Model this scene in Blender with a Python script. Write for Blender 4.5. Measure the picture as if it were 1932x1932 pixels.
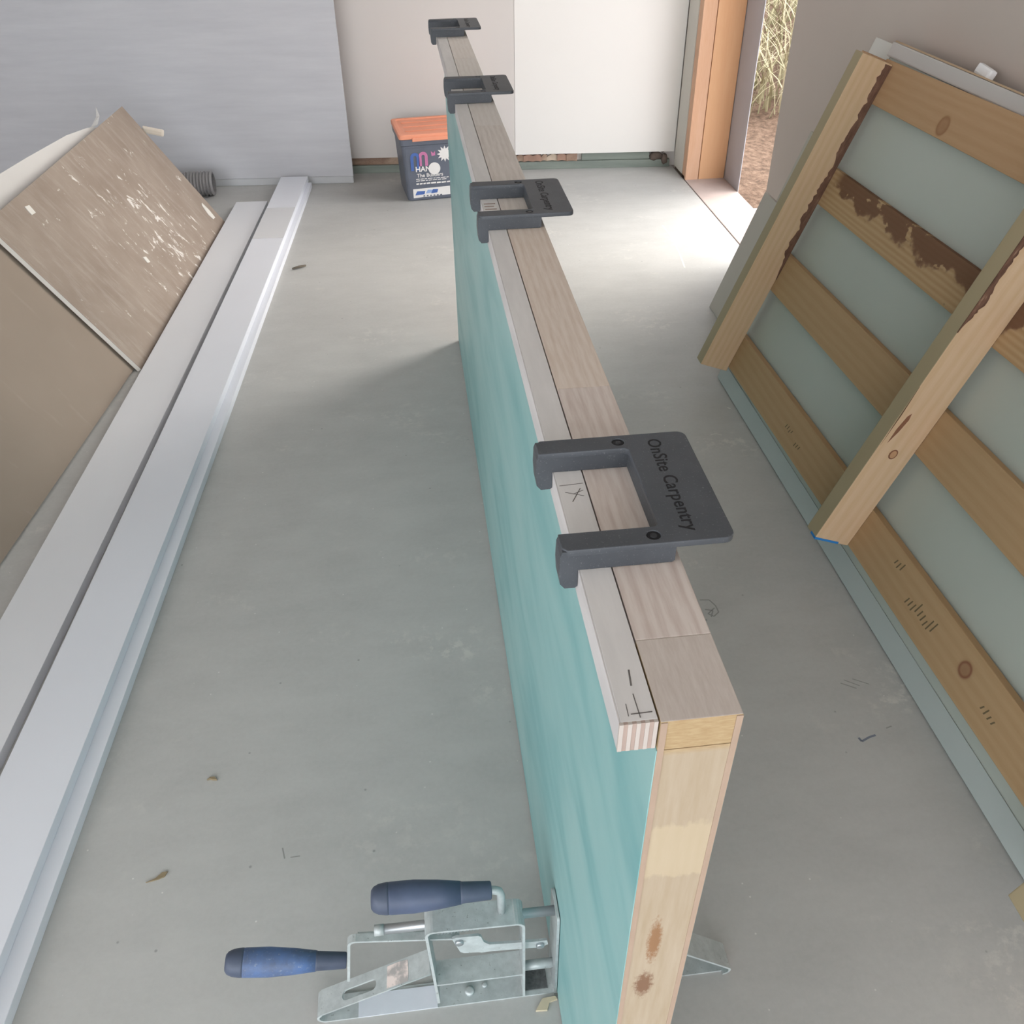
import bpy, bmesh, math, random
from mathutils import Matrix, Vector

for o in list(bpy.data.objects):
    bpy.data.objects.remove(o, do_unlink=True)
scene = bpy.context.scene
COL = scene.collection
random.seed(7)

# ------------------------------------------------------------------ camera
F_PX = 1653.28
CAM_POS = (-0.0944, -0.2477, 1.1380)
PITCH, YAW, ROLL = 0.6671, 0.1087, -0.0140
cam_data = bpy.data.cameras.new('camera')
cam = bpy.data.objects.new('camera', cam_data)
COL.objects.link(cam)
cam_data.sensor_width = 36.0
cam_data.lens = F_PX / 1932.0 * 36.0
cam_data.clip_start = 0.01
cp, sp = math.cos(PITCH), math.sin(PITCH)
fw = Vector((math.sin(YAW) * cp, math.cos(YAW) * cp, -sp))
rt = Vector((math.cos(YAW), -math.sin(YAW), 0))
up = rt.cross(fw)
cr, sr = math.cos(ROLL), math.sin(ROLL)
r2 = rt * cr + up * sr
u2 = rt * -sr + up * cr
mw = Matrix((r2, u2, -fw)).transposed().to_4x4()
mw.translation = Vector(CAM_POS)
cam.matrix_world = mw
scene.camera = cam

# ------------------------------------------------------------------ world and exposure
world = bpy.data.worlds.new('world')
scene.world = world
world.use_nodes = True
wn = world.node_tree.nodes
wl = world.node_tree.links
wn.clear()
wo = wn.new('ShaderNodeOutputWorld')
bg = wn.new('ShaderNodeBackground')
bg.inputs[0].default_value = (0.95, 0.97, 1.0, 1)      # bright overcast sky
bg.inputs[1].default_value = 1.0
wl.new(bg.outputs[0], wo.inputs[0])
scene.view_settings.view_transform = 'Standard'
scene.view_settings.look = 'None'
scene.view_settings.gamma = 1.0
scene.view_settings.use_curve_mapping = False
scene.view_settings.exposure = 2.22
sun_data = bpy.data.lights.new('hazy_sun', 'SUN')
sun_data.energy = 1.3
sun_data.angle = math.radians(58)                      # sun behind thin cloud, on the doorway side
sun_data.color = (1.0, 0.92, 0.82)
sun = bpy.data.objects.new('hazy_sun', sun_data)
COL.objects.link(sun)
sun.rotation_euler = Vector((0.93, 0.34, 0.55)).to_track_quat('Z', 'Y').to_euler()

# ------------------------------------------------------------------ helpers
def srgb(h):
    h = h.lstrip('#')
    out = []
    for i in (0, 2, 4):
        c = int(h[i:i + 2], 16) / 255.0
        out.append(c / 12.92 if c <= 0.04045 else ((c + 0.055) / 1.055) ** 2.4)
    return tuple(out)

class NT:
    """small node graph builder"""
    def __init__(self, name):
        self.m = bpy.data.materials.new(name)
        self.m.use_nodes = True
        self.n = self.m.node_tree.nodes
        self.l = self.m.node_tree.links
        self.b = self.n['Principled BSDF']
        self.tc = self.n.new('ShaderNodeTexCoord')
    def link(self, a, b): self.l.new(a, b)
    def coords(self, scale=(1, 1, 1), loc=(0, 0, 0), rot=(0, 0, 0)):
        mp = self.n.new('ShaderNodeMapping')
        mp.inputs['Scale'].default_value = scale
        mp.inputs['Location'].default_value = loc
        mp.inputs['Rotation'].default_value = rot
        self.link(self.tc.outputs['Object'], mp.inputs['Vector'])
        return mp.outputs[0]
    def noise(self, vec, scale=5, detail=4, rough=0.55, dist=0.0):
        t = self.n.new('ShaderNodeTexNoise')
        t.inputs['Scale'].default_value = scale
        t.inputs['Detail'].default_value = detail
        t.inputs['Roughness'].default_value = rough
        t.inputs['Distortion'].default_value = dist
        self.link(vec, t.inputs['Vector'])
        return t.outputs['Fac']
    def wave(self, vec, scale=5, dist=4, detail=2, dscale=1.0, axis='Y', rings=False):
        t = self.n.new('ShaderNodeTexWave')
        t.wave_type = 'RINGS' if rings else 'BANDS'
        if rings: t.rings_direction = axis
        else: t.bands_direction = axis
        t.inputs['Scale'].default_value = scale
        t.inputs['Distortion'].default_value = dist
        t.inputs['Detail'].default_value = detail
        t.inputs['Detail Scale'].default_value = dscale
        self.link(vec, t.inputs['Vector'])
        return t.outputs['Fac']
    def ramp(self, fac, stops, interp='LINEAR'):
        r = self.n.new('ShaderNodeValToRGB')
        r.color_ramp.interpolation = interp
        els = r.color_ramp.elements
        while len(els) < len(stops): els.new(0.5)
        for e, (p, c) in zip(els, stops):
            e.position = p
            if not isinstance(c, (tuple, list)): c = (c, c, c)
            e.color = (*c, 1)
        self.link(fac, r.inputs[0])
        return r.outputs[0]
    def mix(self, fac, a, b, mode='MIX'):
        x = self.n.new('ShaderNodeMix')
        x.data_type = 'RGBA'
        x.blend_type = mode
        for sock, v in ((x.inputs[0], fac), (x.inputs[6], a), (x.inputs[7], b)):
            if isinstance(v, (int, float)): sock.default_value = v
            elif isinstance(v, tuple): sock.default_value = (*v, 1)
            else: self.link(v, sock)
        return x.outputs[2]
    def math(self, op, a, b=None):
        x = self.n.new('ShaderNodeMath'); x.operation = op
        for i, v in enumerate((a, b)):
            if v is None: continue
            if isinstance(v, (int, float)): x.inputs[i].default_value = v
            else: self.link(v, x.inputs[i])
        return x.outputs[0]
    def sep(self, vec):
        x = self.n.new('ShaderNodeSeparateXYZ'); self.link(vec, x.inputs[0]); return x.outputs
    def done(self, col, rough=0.6, spec=0.3, metal=0.0, bump=None, bstr=0.2, bdist=0.001):
        if isinstance(col, tuple): self.b.inputs['Base Color'].default_value = (*col, 1)
        else: self.link(col, self.b.inputs['Base Color'])
        if isinstance(rough, (int, float)): self.b.inputs['Roughness'].default_value = rough
        else: self.link(rough, self.b.inputs['Roughness'])
        self.b.inputs['Specular IOR Level'].default_value = spec
        self.b.inputs['Metallic'].default_value = metal
        if bump is not None:
            bn = self.n.new('ShaderNodeBump')
            bn.inputs['Strength'].default_value = bstr
            bn.inputs['Distance'].default_value = bdist
            self.link(bump, bn.inputs['Height'])
            self.link(bn.outputs[0], self.b.inputs['Normal'])
        return self.m

def scl(c, k): return tuple(min(1.0, x * k) for x in c)

def plain(name, hexc, rough=0.6, var=0.08, scale=6, spec=0.3, metal=0.0, stretch=(1, 1, 1), bump=0.0, detail=4):
    t = NT(name)
    c = srgb(hexc)
    f = t.noise(t.coords(stretch), scale, detail)
    col = t.ramp(f, [(0.25, scl(c, 1 - var)), (0.75, scl(c, 1 + var))])
    return t.done(col, rough, spec, metal, f if bump else None, bump)

def wood(name, hex1, hex2, grain=(1, 14, 14), scale=6, rough=0.65, seed=0.0, fine=0.5, spec=0.2, axis='Y', contrast=(0.2, 0.8), knots=(), front=None):
    """timber with its grain along local X"""
    t = NT(name)
    v = t.coords(grain, (seed, seed * 1.7, seed * 0.6))
    a = t.wave(v, scale * 0.22, 9.0, 3, 0.5, axis)
    b = t.noise(v, scale * 3, 5, 0.6)
    f = t.math('ADD', t.math('MULTIPLY', a, 1 - fine), t.math('MULTIPLY', b, fine))
    c1, c2 = srgb(hex1), srgb(hex2)
    col = t.ramp(f, [(contrast[0], c1), (contrast[1], c2)])
    for (kx, ky, kr, kc) in knots:
        vv = t.coords((1, 1, 0), (-kx, -ky, 0))
        ln = t.n.new('ShaderNodeVectorMath'); ln.operation = 'LENGTH'
        t.link(vv, ln.inputs[0])
        m = t.ramp(ln.outputs['Value'], [(0.0, 0.55), (kr * 0.5, 0.5), (kr * 0.75, 0.95), (kr, 0.0)])
        col = t.mix(m, col, srgb(kc))
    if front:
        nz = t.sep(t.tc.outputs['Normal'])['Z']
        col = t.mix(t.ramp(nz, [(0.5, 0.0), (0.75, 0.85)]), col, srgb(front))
    return t.done(col, rough, spec, 0, b, 0.08, 0.0006)

def link(o, parent=None):
    COL.objects.link(o)
    if parent is not None: o.parent = parent
    return o

def mesh_obj(name, bm, mat, parent=None, matrix=None, smooth=False):
    me = bpy.data.meshes.new(name)
    bmesh.ops.recalc_face_normals(bm, faces=bm.faces)
    bm.to_mesh(me); bm.free()
    if smooth:
        for p in me.polygons: p.use_smooth = True
    me.materials.append(mat)
    o = bpy.data.objects.new(name, me)
    link(o, parent)
    if matrix is not None: o.matrix_local = matrix
    return o

def add_box(bm, x0, x1, y0, y1, z0, z1, bevel=0.0):
    vs = [bm.verts.new(p) for p in ((x0, y0, z0), (x1, y0, z0), (x1, y1, z0), (x0, y1, z0),
                                    (x0, y0, z1), (x1, y0, z1), (x1, y1, z1), (x0, y1, z1))]
    fs = [bm.faces.new([vs[i] for i in q]) for q in ((0, 3, 2, 1), (4, 5, 6, 7), (0, 1, 5, 4), (1, 2, 6, 5), (2, 3, 7, 6), (3, 0, 4, 7))]
    if bevel > 0:
        es = list({e for f in fs for e in f.edges})
        bmesh.ops.bevel(bm, geom=es, offset=bevel, segments=2, affect='EDGES', profile=0.6)

def box(name, x0, x1, y0, y1, z0, z1, mat, parent=None, bevel=0.0, origin=None):
    """a box; with origin given the mesh is stored about it"""
    bm = bmesh.new()
    add_box(bm, x0, x1, y0, y1, z0, z1, bevel)
    return mesh_obj(name, bm, mat, parent)

def lbox(name, length, w, h, mat, matrix, parent=None, bevel=0.0008):
    """timber piece with its length along local X, its centre line start at the origin corner"""
    bm = bmesh.new()
    add_box(bm, 0, length, 0, w, 0, h, bevel)
    return mesh_obj(name, bm, mat, parent, matrix)

def frame(origin, xdir, ydir):
    x = Vector(xdir).normalized(); y = Vector(ydir)
    z = x.cross(y).normalized(); y = z.cross(x)
    m = Matrix((x, y, z)).transposed().to_4x4()
    m.translation = Vector(origin)
    return m

def empty(name, loc, parent=None, matrix=None):
    o = bpy.data.objects.new(name, None)
    o.empty_display_size = 0.05
    link(o, parent)
    if matrix is not None: o.matrix_local = matrix
    else: o.location = loc
    return o

def tag(o, label, cat, group=None, kind=None):
    o['label'] = label; o['category'] = cat
    if group: o['group'] = group
    if kind: o['kind'] = kind
    return o

def struct(o, label=None, cat=None):
    o['kind'] = 'structure'
    if label: o['label'] = label
    if cat: o['category'] = cat
    return o

def shape(name, outer, holes, thick, mat, parent=None, matrix=None, bevel=0.0):
    """flat outline (xy) with holes, extruded in z from 0 to thick"""
    cu = bpy.data.curves.new(name, 'CURVE')
    cu.dimensions = '2D'; cu.fill_mode = 'BOTH'
    cu.extrude = thick / 2 - bevel
    cu.bevel_depth = bevel
    cu.bevel_resolution = 2
    cu.offset = -bevel
    for loop in [outer] + list(holes):
        s = cu.splines.new('POLY')
        s.points.add(len(loop) - 1)
        for p, (x, y) in zip(s.points, loop): p.co = (x, y, 0, 1)
        s.use_cyclic_u = True
    tmp = bpy.data.objects.new(name, cu)
    me = bpy.data.meshes.new_from_object(tmp)
    bpy.data.objects.remove(tmp); bpy.data.curves.remove(cu)
    me.transform(Matrix.Translation((0, 0, thick / 2)))
    me.materials.clear(); me.materials.append(mat)
    o = bpy.data.objects.new(name, me)
    link(o, parent)
    if matrix is not None: o.matrix_local = matrix
    return o

def text_mesh(name, txt, size, mat, parent=None, matrix=None, thick=0.0003, bold=0.0, spacing=1.0):
    cu = bpy.data.curves.new(name, 'FONT')
    cu.body = txt; cu.size = size; cu.extrude = thick / 2
    cu.offset = bold; cu.space_character = spacing
    cu.resolution_u = 3
    tmp = bpy.data.objects.new(name, cu)
    me = bpy.data.meshes.new_from_object(tmp)
    bpy.data.objects.remove(tmp); bpy.data.curves.remove(cu)
    me.materials.clear(); me.materials.append(mat)
    o = bpy.data.objects.new(name, me)
    link(o, parent)
    if matrix is not None: o.matrix_local = matrix
    return o

def rounded(x0, x1, y0, y1, r, n=5):
    if isinstance(r, (int, float)): r = (r, r, r, r)      # corners: x0y0, x1y0, x1y1, x0y1
    pts = []
    for (cx, cy, a0, rr) in ((x0, y0, 180, r[0]), (x1, y0, 270, r[1]), (x1, y1, 0, r[2]), (x0, y1, 90, r[3])):
        ox = cx + (rr if cx == x0 else -rr); oy = cy + (rr if cy == y0 else -rr)
        if rr <= 0: pts.append((cx, cy)); continue
        for i in range(n + 1):
            a = math.radians(a0 + 90 * i / n)
            pts.append((ox + rr * math.cos(a), oy + rr * math.sin(a)))
    return pts

def circle(cx, cy, r, n=20):
    return [(cx + r * math.cos(2 * math.pi * i / n), cy + r * math.sin(2 * math.pi * i / n)) for i in range(n)]

def tube(name, pts, radii, mat, parent=None, seg=14, smooth=True, cap=True, flat=1.0):
    """round bar along a list of points; radii one per point"""
    bm = bmesh.new()
    pts = [Vector(p) for p in pts]
    if isinstance(radii, (int, float)): radii = [radii] * len(pts)
    rings = []
    ref = None
    for i, p in enumerate(pts):
        d = (pts[min(i + 1, len(pts) - 1)] - pts[max(i - 1, 0)]).normalized()
        if ref is None:
            ref = Vector((0, 0, 1)) if abs(d.z) < 0.9 else Vector((0, 1, 0))
        a = (ref - d * ref.dot(d)).normalized(); b = d.cross(a); ref = a
        rings.append([bm.verts.new(p + (a * math.cos(t) * flat + b * math.sin(t)) * radii[i])
                      for t in [2 * math.pi * k / seg for k in range(seg)]])
    for r0, r1 in zip(rings, rings[1:]):
        for k in range(seg):
            bm.faces.new((r0[k], r0[(k + 1) % seg], r1[(k + 1) % seg], r1[k]))
    if cap:
        bm.faces.new(rings[0]); bm.faces.new(rings[-1])
    return mesh_obj(name, bm, mat, parent, None, smooth)

def strap(name, path, y0, y1, t, mat, parent=None):
    """bent flat steel strap: an open path in xz, thickness t, from y0 to y1"""
    pts = [Vector((x, z)) for x, z in path]
    L, R = [], []
    for i, p in enumerate(pts):
        d0 = (p - pts[i - 1]).normalized() if i else (pts[1] - p).normalized()
        d1 = (pts[i + 1] - p).normalized() if i < len(pts) - 1 else d0
        n = Vector((-(d0 + d1).y, (d0 + d1).x))
        n = n.normalized() if n.length > 1e-6 else Vector((-d0.y, d0.x))
        k = 1.0 / max(0.4, n.dot(Vector((-d0.y, d0.x))))
        L.append(p + n * t / 2 * k); R.append(p - n * t / 2 * k)
    bm = bmesh.new()
    g = []
    for a, b in zip(L, R):
        g.append([bm.verts.new((a.x, y0, a.y)), bm.verts.new((a.x, y1, a.y)), bm.verts.new((b.x, y1, b.y)), bm.verts.new((b.x, y0, b.y))])
    for q0, q1 in zip(g, g[1:]):
        for k in range(4):
            bm.faces.new((q0[k], q0[(k + 1) % 4], q1[(k + 1) % 4], q1[k]))
    bm.faces.new(g[0]); bm.faces.new(g[-1])
    return mesh_obj(name, bm, mat, parent)

def arc(cx, cz, r, a0, a1, n=6):
    return [(cx + r * math.cos(math.radians(a0 + (a1 - a0) * i / n)), cz + r * math.sin(math.radians(a0 + (a1 - a0) * i / n))) for i in range(n + 1)]

# ------------------------------------------------------------------ materials of the setting
def concrete_mat(name, base, dust='#d9d6cf'):
    t = NT(name)
    v = t.coords()
    big = t.noise(v, 1.6, 6, 0.6, 0.4)
    mid = t.noise(t.coords((1.0, 2.2, 1)), 7, 6, 0.65)
    fine = t.noise(v, 120, 3, 0.7)
    c = srgb(base)
    col = t.ramp(big, [(0.3, scl(c, 0.88)), (0.7, scl(c, 1.1))])
    col = t.mix(0.35, col, t.ramp(mid, [(0.3, scl(c, 0.82)), (0.72, scl(c, 1.15))]))
    col = t.mix(t.ramp(fine, [(0.3, 0.0), (0.75, 0.16)]), col, scl(c, 1.35))
    # pale plaster dust in patches, pale and dark specks
    dustm = t.math('MULTIPLY', t.ramp(t.noise(t.coords((1, 1.6, 1), (3, 1, 0)), 3.2, 5, 0.6), [(0.56, 0.0), (0.72, 0.55)]),
                   t.ramp(t.noise(v, 38, 4, 0.7), [(0.5, 0.0), (0.62, 1.0)]))
    col = t.mix(dustm, col, srgb(dust))
    vo = t.n.new('ShaderNodeTexVoronoi'); vo.inputs['Scale'].default_value = 17
    t.link(t.coords((1, 1, 1), (0.3, 0.1, 0)), vo.inputs['Vector'])
    col = t.mix(t.ramp(vo.outputs['Distance'], [(0.022, 0.6), (0.045, 0.0)]), col, scl(c, 0.42))
    vo2 = t.n.new('ShaderNodeTexVoronoi'); vo2.inputs['Scale'].default_value = 26
    t.link(t.coords((1, 1, 1), (1.3, 2.1, 0)), vo2.inputs['Vector'])
    col = t.mix(t.ramp(vo2.outputs['Distance'], [(0.02, 0.6), (0.042, 0.0)]), col, srgb('#e9e7e2'))
    return t.done(col, 0.62, 0.3, 0, mid, 0.12, 0.001)

m_floor = concrete_mat('concrete_floor', '#b6b6b4')
m_sill = plain('sill_concrete', '#b9a9a3', 0.8, 0.12, 9, bump=0.1)
m_gap = plain('dark_joint', '#5a4d44', 0.9, 0.1)
m_paper = plain('plasterboard_paper', '#d8d2ce', 0.8, 0.03, 2.0)
m_stopped = plain('plastered_white', '#efece8', 0.75, 0.02, 1.4)
m_return = plain('return_paper', '#cfcbc2', 0.8, 0.03, 2.0)
m_lining = plain('lining_beige', '#c2b6ae', 0.75, 0.03, 1.5)
m_ceiling = plain('ceiling_white', '#efeeea', 0.85, 0.02, 1.0)
m_plate = wood('treated_plate', '#7d857f', '#8f978f', (2, 20, 20), 6, 0.8)
m_plate_brown = wood('torn_board', '#93796a', '#c2ab97', (5, 9, 9), 9, 0.85, 2.0)
m_orange = wood('jamb_timber', '#cf9f78', '#d6aa84', (9, 9, 0.7), 7, 0.6, 1.0, 0.6)
m_pink = wood('stud_timber', '#cba183', '#d6b197', (9, 9, 0.7), 9, 0.65, 4.0, 0.6)
m_alu = plain('aluminium_grey', '#b4b4ba', 0.45, 0.05, 8, 0.4)
m_soil = NT('soil')
_v = m_soil.coords()
_f = m_soil.noise(_v, 34, 6, 0.7)
m_soil = m_soil.done(m_soil.ramp(_f, [(0.3, srgb('#4c3f36')), (0.5, srgb('#715d4f')), (0.72, srgb('#8b7565'))]), 0.95, 0.1, 0, _f, 1.0, 0.02)

# ------------------------------------------------------------------ the setting
floor = struct(box('floor', -3.0, 1.0, -2.6, 3.75, -0.12, 0.0, m_floor))
struct(box('ceiling', -3.1, 1.2, -2.4, 3.75, 2.42, 2.5, m_ceiling))
struct(box('wall_front_shade', -3.12, 1.155, -2.52, -2.4, 1.95, 2.5, m_paper))  # unseen header added to cut the light from behind the camera
struct(box('wall_left', -3.12, -3.0, -0.7, 3.75, -0.12, 2.42, m_paper))  # unseen; near end left open, its length set by the light wanted

# back wall stands almost square to the door slab; local X runs along it to the right
WB = frame((-3.0, 3.738, 0), (1.346, -0.109, 0), (0.109, 1.346, 0))
WBL = 4.02                                            # ends just past the corner with the right wall
wall_back = mesh_obj('wall_back', bmesh.new(), m_paper, None, WB)
bm = bmesh.new(); add_box(bm, 0, WBL + 0.16, 0.024, 0.12, 0.0, 2.42); bm.to_mesh(wall_back.data); bm.free()
struct(wall_back)
def wb(x): return (x + 3.0) * 1.00328                 # world x to wall-local X
def wbox(name, x0, x1, y0, y1, z0, z1, mat, bevel=0.0):
    return box(name, wb(x0), wb(x1), y0, y1, z0, z1, mat, wall_back, bevel)
wbox('lining_sheet', -3.0, 0.3445, 0.0, 0.010, 0.062, 2.42, m_paper)
wbox('lining_sheet', 0.3455, 1.0, 0.0, 0.0105, 0.062, 2.42, m_stopped)
wbox('bottom_plate', -3.0, 0.985, 0.004, 0.06, 0.0, 0.030, m_plate, 0.002)
wbox('upper_plate', -3.0, 0.35, 0.012, 0.06, 0.031, 0.061, m_plate_brown, 0.002)
wbox('upper_plate', 0.62, 0.90, 0.010, 0.06, 0.031, 0.060, m_plate, 0.002)
rng = random.Random(3)
x = 0.352
cols = [m_plate_brown, plain('torn_paper', '#cbb9a6', 0.9, 0.15, 30), plain('brick_orange', '#a88878', 0.9, 0.15, 20)]
while x < 0.60:
    w = rng.uniform(0.02, 0.05)
    bm = bmesh.new()
    pts = [(x, 0.031), (x + w * 0.5, 0.031 + rng.uniform(0, .004)), (x + w, 0.031), (x + w, 0.058 + rng.uniform(-.008, .003)), (x + w * .55, 0.06), (x, 0.056 + rng.uniform(-.01, .003))]
    dep = rng.uniform(0.004, 0.014)
    a = [bm.verts.new((wb(px), dep, pz)) for px, pz in pts]
    b = [bm.verts.new((wb(px), 0.05, pz)) for px, pz in pts]
    bm.faces.new(a); bm.faces.new(b[::-1])
    for i in range(6): bm.faces.new((a[i], b[i], b[(i + 1) % 6], a[(i + 1) % 6]))
    mesh_obj('torn_board_edge', bm, cols[rng.randrange(3)], wall_back)
    x += w
def lump(name, mat, parent, c, r, seed, sc=(1, 1, 1), sub=2):
    rg = random.Random(seed)
    bm = bmesh.new()
    bmesh.ops.create_icosphere(bm, subdivisions=sub, radius=1)
    for v in bm.verts:
        k = 1 + rg.uniform(-0.22, 0.22)
        v.co = Vector((v.co.x * r * sc[0] * k + c[0], v.co.y * r * sc[1] * k + c[1], v.co.z * r * sc[2] * k + c[2]))
    return mesh_obj(name, bm, mat, parent, None, True)
m_darkdirt = plain('dark_rubble', '#6b5f58', 0.9, 0.2, 30)
lump('rubble', m_darkdirt, wall_back, (wb(0.925), 0.01, 0.042), 0.022, 1, (1.2, 0.6, 0.8))
lump('rubble', m_darkdirt, wall_back, (wb(0.962), 0.008, 0.030), 0.020, 2, (0.7, 0.6, 1.1))
lump('rubble', m_darkdirt, wall_back, (wb(0.955), 0.008, 0.064), 0.010, 3, (0.8, 0.6, 0.8))

# right wall with the doorway between y 2.39 and 3.236
wall_right = struct(box('wall_right', 1.012, 1.155, -2.4, 2.385, -0.12, 2.42, m_lining))
box('lining_sheet', 1.0, 1.0115, -2.4, 2.392, 0.06, 2.42, m_lining, wall_right, 0.001)
box('bottom_plate', 1.004, 1.0115, -2.4, 2.385, 0.0, 0.058, m_plate, wall_right)
box('header', 1.0, 1.155, 2.385, 3.30, 2.05, 2.42, m_lining, wall_right)
box('return_wall', 1.012, 1.155, 3.285, 3.62, -0.12, 2.42, m_lining, wall_right)
box('return_lining', 1.0, 1.0115, 3.2845, 3.402, 0.012, 2.42, m_return, wall_right, 0.001)
box('return_plate', 1.003, 1.0115, 3.25, 3.39, 0.0, 0.011, m_gap, wall_right)
door_1 = struct(empty('door_1', (1.08, 3.26, 0)))
def atd(o, loc):
    o.matrix_parent_inverse = Matrix.Translation(loc).inverted(); return o
L1 = (1.08, 3.26, 0)
atd(box('stud', 1.003, 1.055, 3.236, 3.284, 0.0, 2.05, m_pink, door_1, 0.0015), L1)
atd(box('jamb', 1.058, 1.163, 3.238, 3.284, 0.0, 2.05, m_orange, door_1, 0.0015), L1)
atd(box('aluminium_stile', 1.165, 1.1685, 3.068, 3.284, -0.10, 2.05, m_alu, door_1, 0.0015), L1)
sill = struct(box('trim_1', 1.004, 1.165, 2.386, 3.30, -0.12, 0.001, m_sill, None, 0.002))
struct(box('trim_2', 1.166, 1.60, 1.9, 2.885, -0.12, 0.0, m_sill, None, 0.003))
struct(box('trim_3', 1.0, 1.004, 2.386, 3.30, -0.12, -0.004, m_gap))

# outside: bare soil rising to dry grass
def ground_h(x, y):
    d = max(0.0, (x - 1.2) * 0.35 + (y - 3.2) * 0.75)
    return -0.11 + 0.16 * max(0, d - 0.55) + 0.02 * math.sin(x * 7 + y * 3) * min(1, d)
bm = bmesh.new()
NX, NY = 40, 50
gv = [[None] * (NY + 1) for _ in range(NX + 1)]
rg = random.Random(11)
for i in range(NX + 1):
    for j in range(NY + 1):
        xx = 1.157 + 9.0 * (i / NX) ** 1.6; yy = -3.0 + 14.0 * j / NY
        gv[i][j] = bm.verts.new((xx, yy, ground_h(xx, yy) + (rg.uniform(-.012, .012) if i else 0)))
for i in range(NX):
    for j in range(NY):
        bm.faces.new((gv[i][j], gv[i + 1][j], gv[i + 1][j + 1], gv[i][j + 1]))
ground = mesh_obj('ground', bm, m_soil, None, None, True)
struct(ground)
struct(box('ground_front', -8, 3, -10, -2.6, -0.3, -0.14, plain('gravel', '#8f8b84', 0.9, 0.2, 20)))

m_grass = NT('dry_grass')
_o = m_grass.n.new('ShaderNodeObjectInfo')
_f = m_grass.noise(m_grass.coords(), 4.0, 3)
m_grass = m_grass.done(m_grass.ramp(_f, [(0.3, srgb('#7d7a5c')), (0.5, srgb('#999175')), (0.72, srgb('#aaa08c'))]), 0.8, 0.2)
bm = bmesh.new()
rg = random.Random(5)
for k in range(2600):
    # along the sight strip beyond the doorway, spreading to both sides
    t = rg.random()
    yy = 4.25 + 4.2 * t
    xx = 1.25 + (yy - 3.0) * rg.uniform(0.05, 0.75)
    z0 = ground_h(xx, yy) - 0.01
    h = rg.uniform(0.12, 0.42)
    az = rg.uniform(0, 2 * math.pi); lean = rg.uniform(0.15, 1.3)
    w = rg.uniform(0.004, 0.010)
    sx, sy = -math.sin(az) * w, math.cos(az) * w
    prev = None
    for q in range(4):
        s = q / 3
        px = xx + math.cos(az) * h * lean * s * s; py = yy + math.sin(az) * h * lean * s * s
        pz = z0 + h * s * (1 - 0.35 * lean * s * 0.6)
        ww = 1 - 0.85 * s
        cur = (bm.verts.new((px - sx * ww, py - sy * ww, pz)), bm.verts.new((px + sx * ww, py + sy * ww, pz)))
        if prev: bm.faces.new((prev[0], prev[1], cur[1], cur[0]))
        prev = cur
grass = mesh_obj('dry_grass', bm, m_grass)
tag(grass, 'dry straw-coloured grass on the bank seen through the doorway', 'grass', kind='stuff')

# ------------------------------------------------------------------ the big door slab on its edge
DH, DL, DT = 0.8114, 1.862, 0.040
Z0 = 0.0622
# the slab, its strip and the jigs are scaled up about the camera position
CAM_SCALE = 1.055
SLAB_TOP = Vector((0.0052, 0.0136, 0.7934))            # near top left corner of the slab
def scale_from_cam(o, old):
    o.location = SLAB_TOP + (Vector(old) - Vector((0, 0, DH))) * CAM_SCALE
    o.scale = (CAM_SCALE, CAM_SCALE, CAM_SCALE)
    return o
slab = empty('door_slab', (0.02, 0.99, 0))
tag(slab, 'turquoise painted timber door slab standing on its long edge across the floor', 'door slab')
scale_from_cam(slab, (0.02, 0.99, 0))
SL = Matrix.Translation((0.02, 0.99, 0)).inverted()
def sl(o): o.matrix_parent_inverse = SL; return o

t = NT('turquoise_paint')
v = t.coords((1, 0.8, 2.2))
streak = t.noise(t.coords((1, 1.1, 4.0), (0, 0.4, 0)), 3.0, 4, 0.5, 0.6)
fine = t.noise(t.coords((1, 9, 3)), 9, 4, 0.6)
col = t.ramp(streak, [(0.34, srgb('#76acae')), (0.5, srgb('#8dbaba')), (0.66, srgb('#98c0bf'))])
col = t.mix(0.12, col, t.ramp(fine, [(0.3, srgb('#7fb5b7')), (0.7, srgb('#97c3c2'))]))
m_turq = t.done(col, 0.42, 0.35, 0, fine, 0.04, 0.0005)

def grainmat(name, c1, c2, seed, sc=1.0, knot=False):
    """door-edge timber, grain along world y"""
    t = NT(name)
    v = t.coords((34 * sc, 1.6 * sc, 34 * sc), (seed, seed * 2.3, 0))
    a = t.wave(v, 1.2, 7.0, 2, 0.7, 'X')
    b = t.noise(t.coords((120, 9, 120), (seed, 0, 0)), 3, 5, 0.6)
    f = t.math('ADD', t.math('MULTIPLY', a, 0.16), t.math('MULTIPLY', b, 0.84))
    col = t.ramp(f, [(0.2, srgb(c1)), (0.62, srgb(c2))])
    return t.done(col, 0.65, 0.2, 0, b, 0.06, 0.0004)
m_skin = plain('skin_edge', '#a89382', 0.7, 0.06, 40)
sl(box('face_skin', 0.0, 0.0035, 0.0, DL, Z0, 0.7898, m_turq, slab, 0.0004))
sl(box('face_skin', DT - 0.0035, DT, 0.0, DL, Z0, 0.7898, m_turq, slab, 0.0004))

# near end: the stile's end with a glue patch and two brown stains
t = NT('end_timber')
v = t.coords()
xyz = t.sep(v)
f1 = t.noise(t.coords((60, 1, 5)), 3, 5, 0.6)
col = t.ramp(f1, [(0.3, srgb('#a6967f')), (0.7, srgb('#b1a390'))])
# freshly sawn end block at the very top
diag = t.noise(t.coords((40, 1, 260), (0, 0, 0), (0, 0.25, 0)), 3, 4, 0.6)
top = t.ramp(xyz['Z'], [(0.786, 0.0), (0.787, 1.0)])
col = t.mix(t.math('MULTIPLY', top, 0.8), col, t.ramp(diag, [(0.35, srgb('#a48a67')), (0.65, srgb('#b5a07d'))]))
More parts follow.
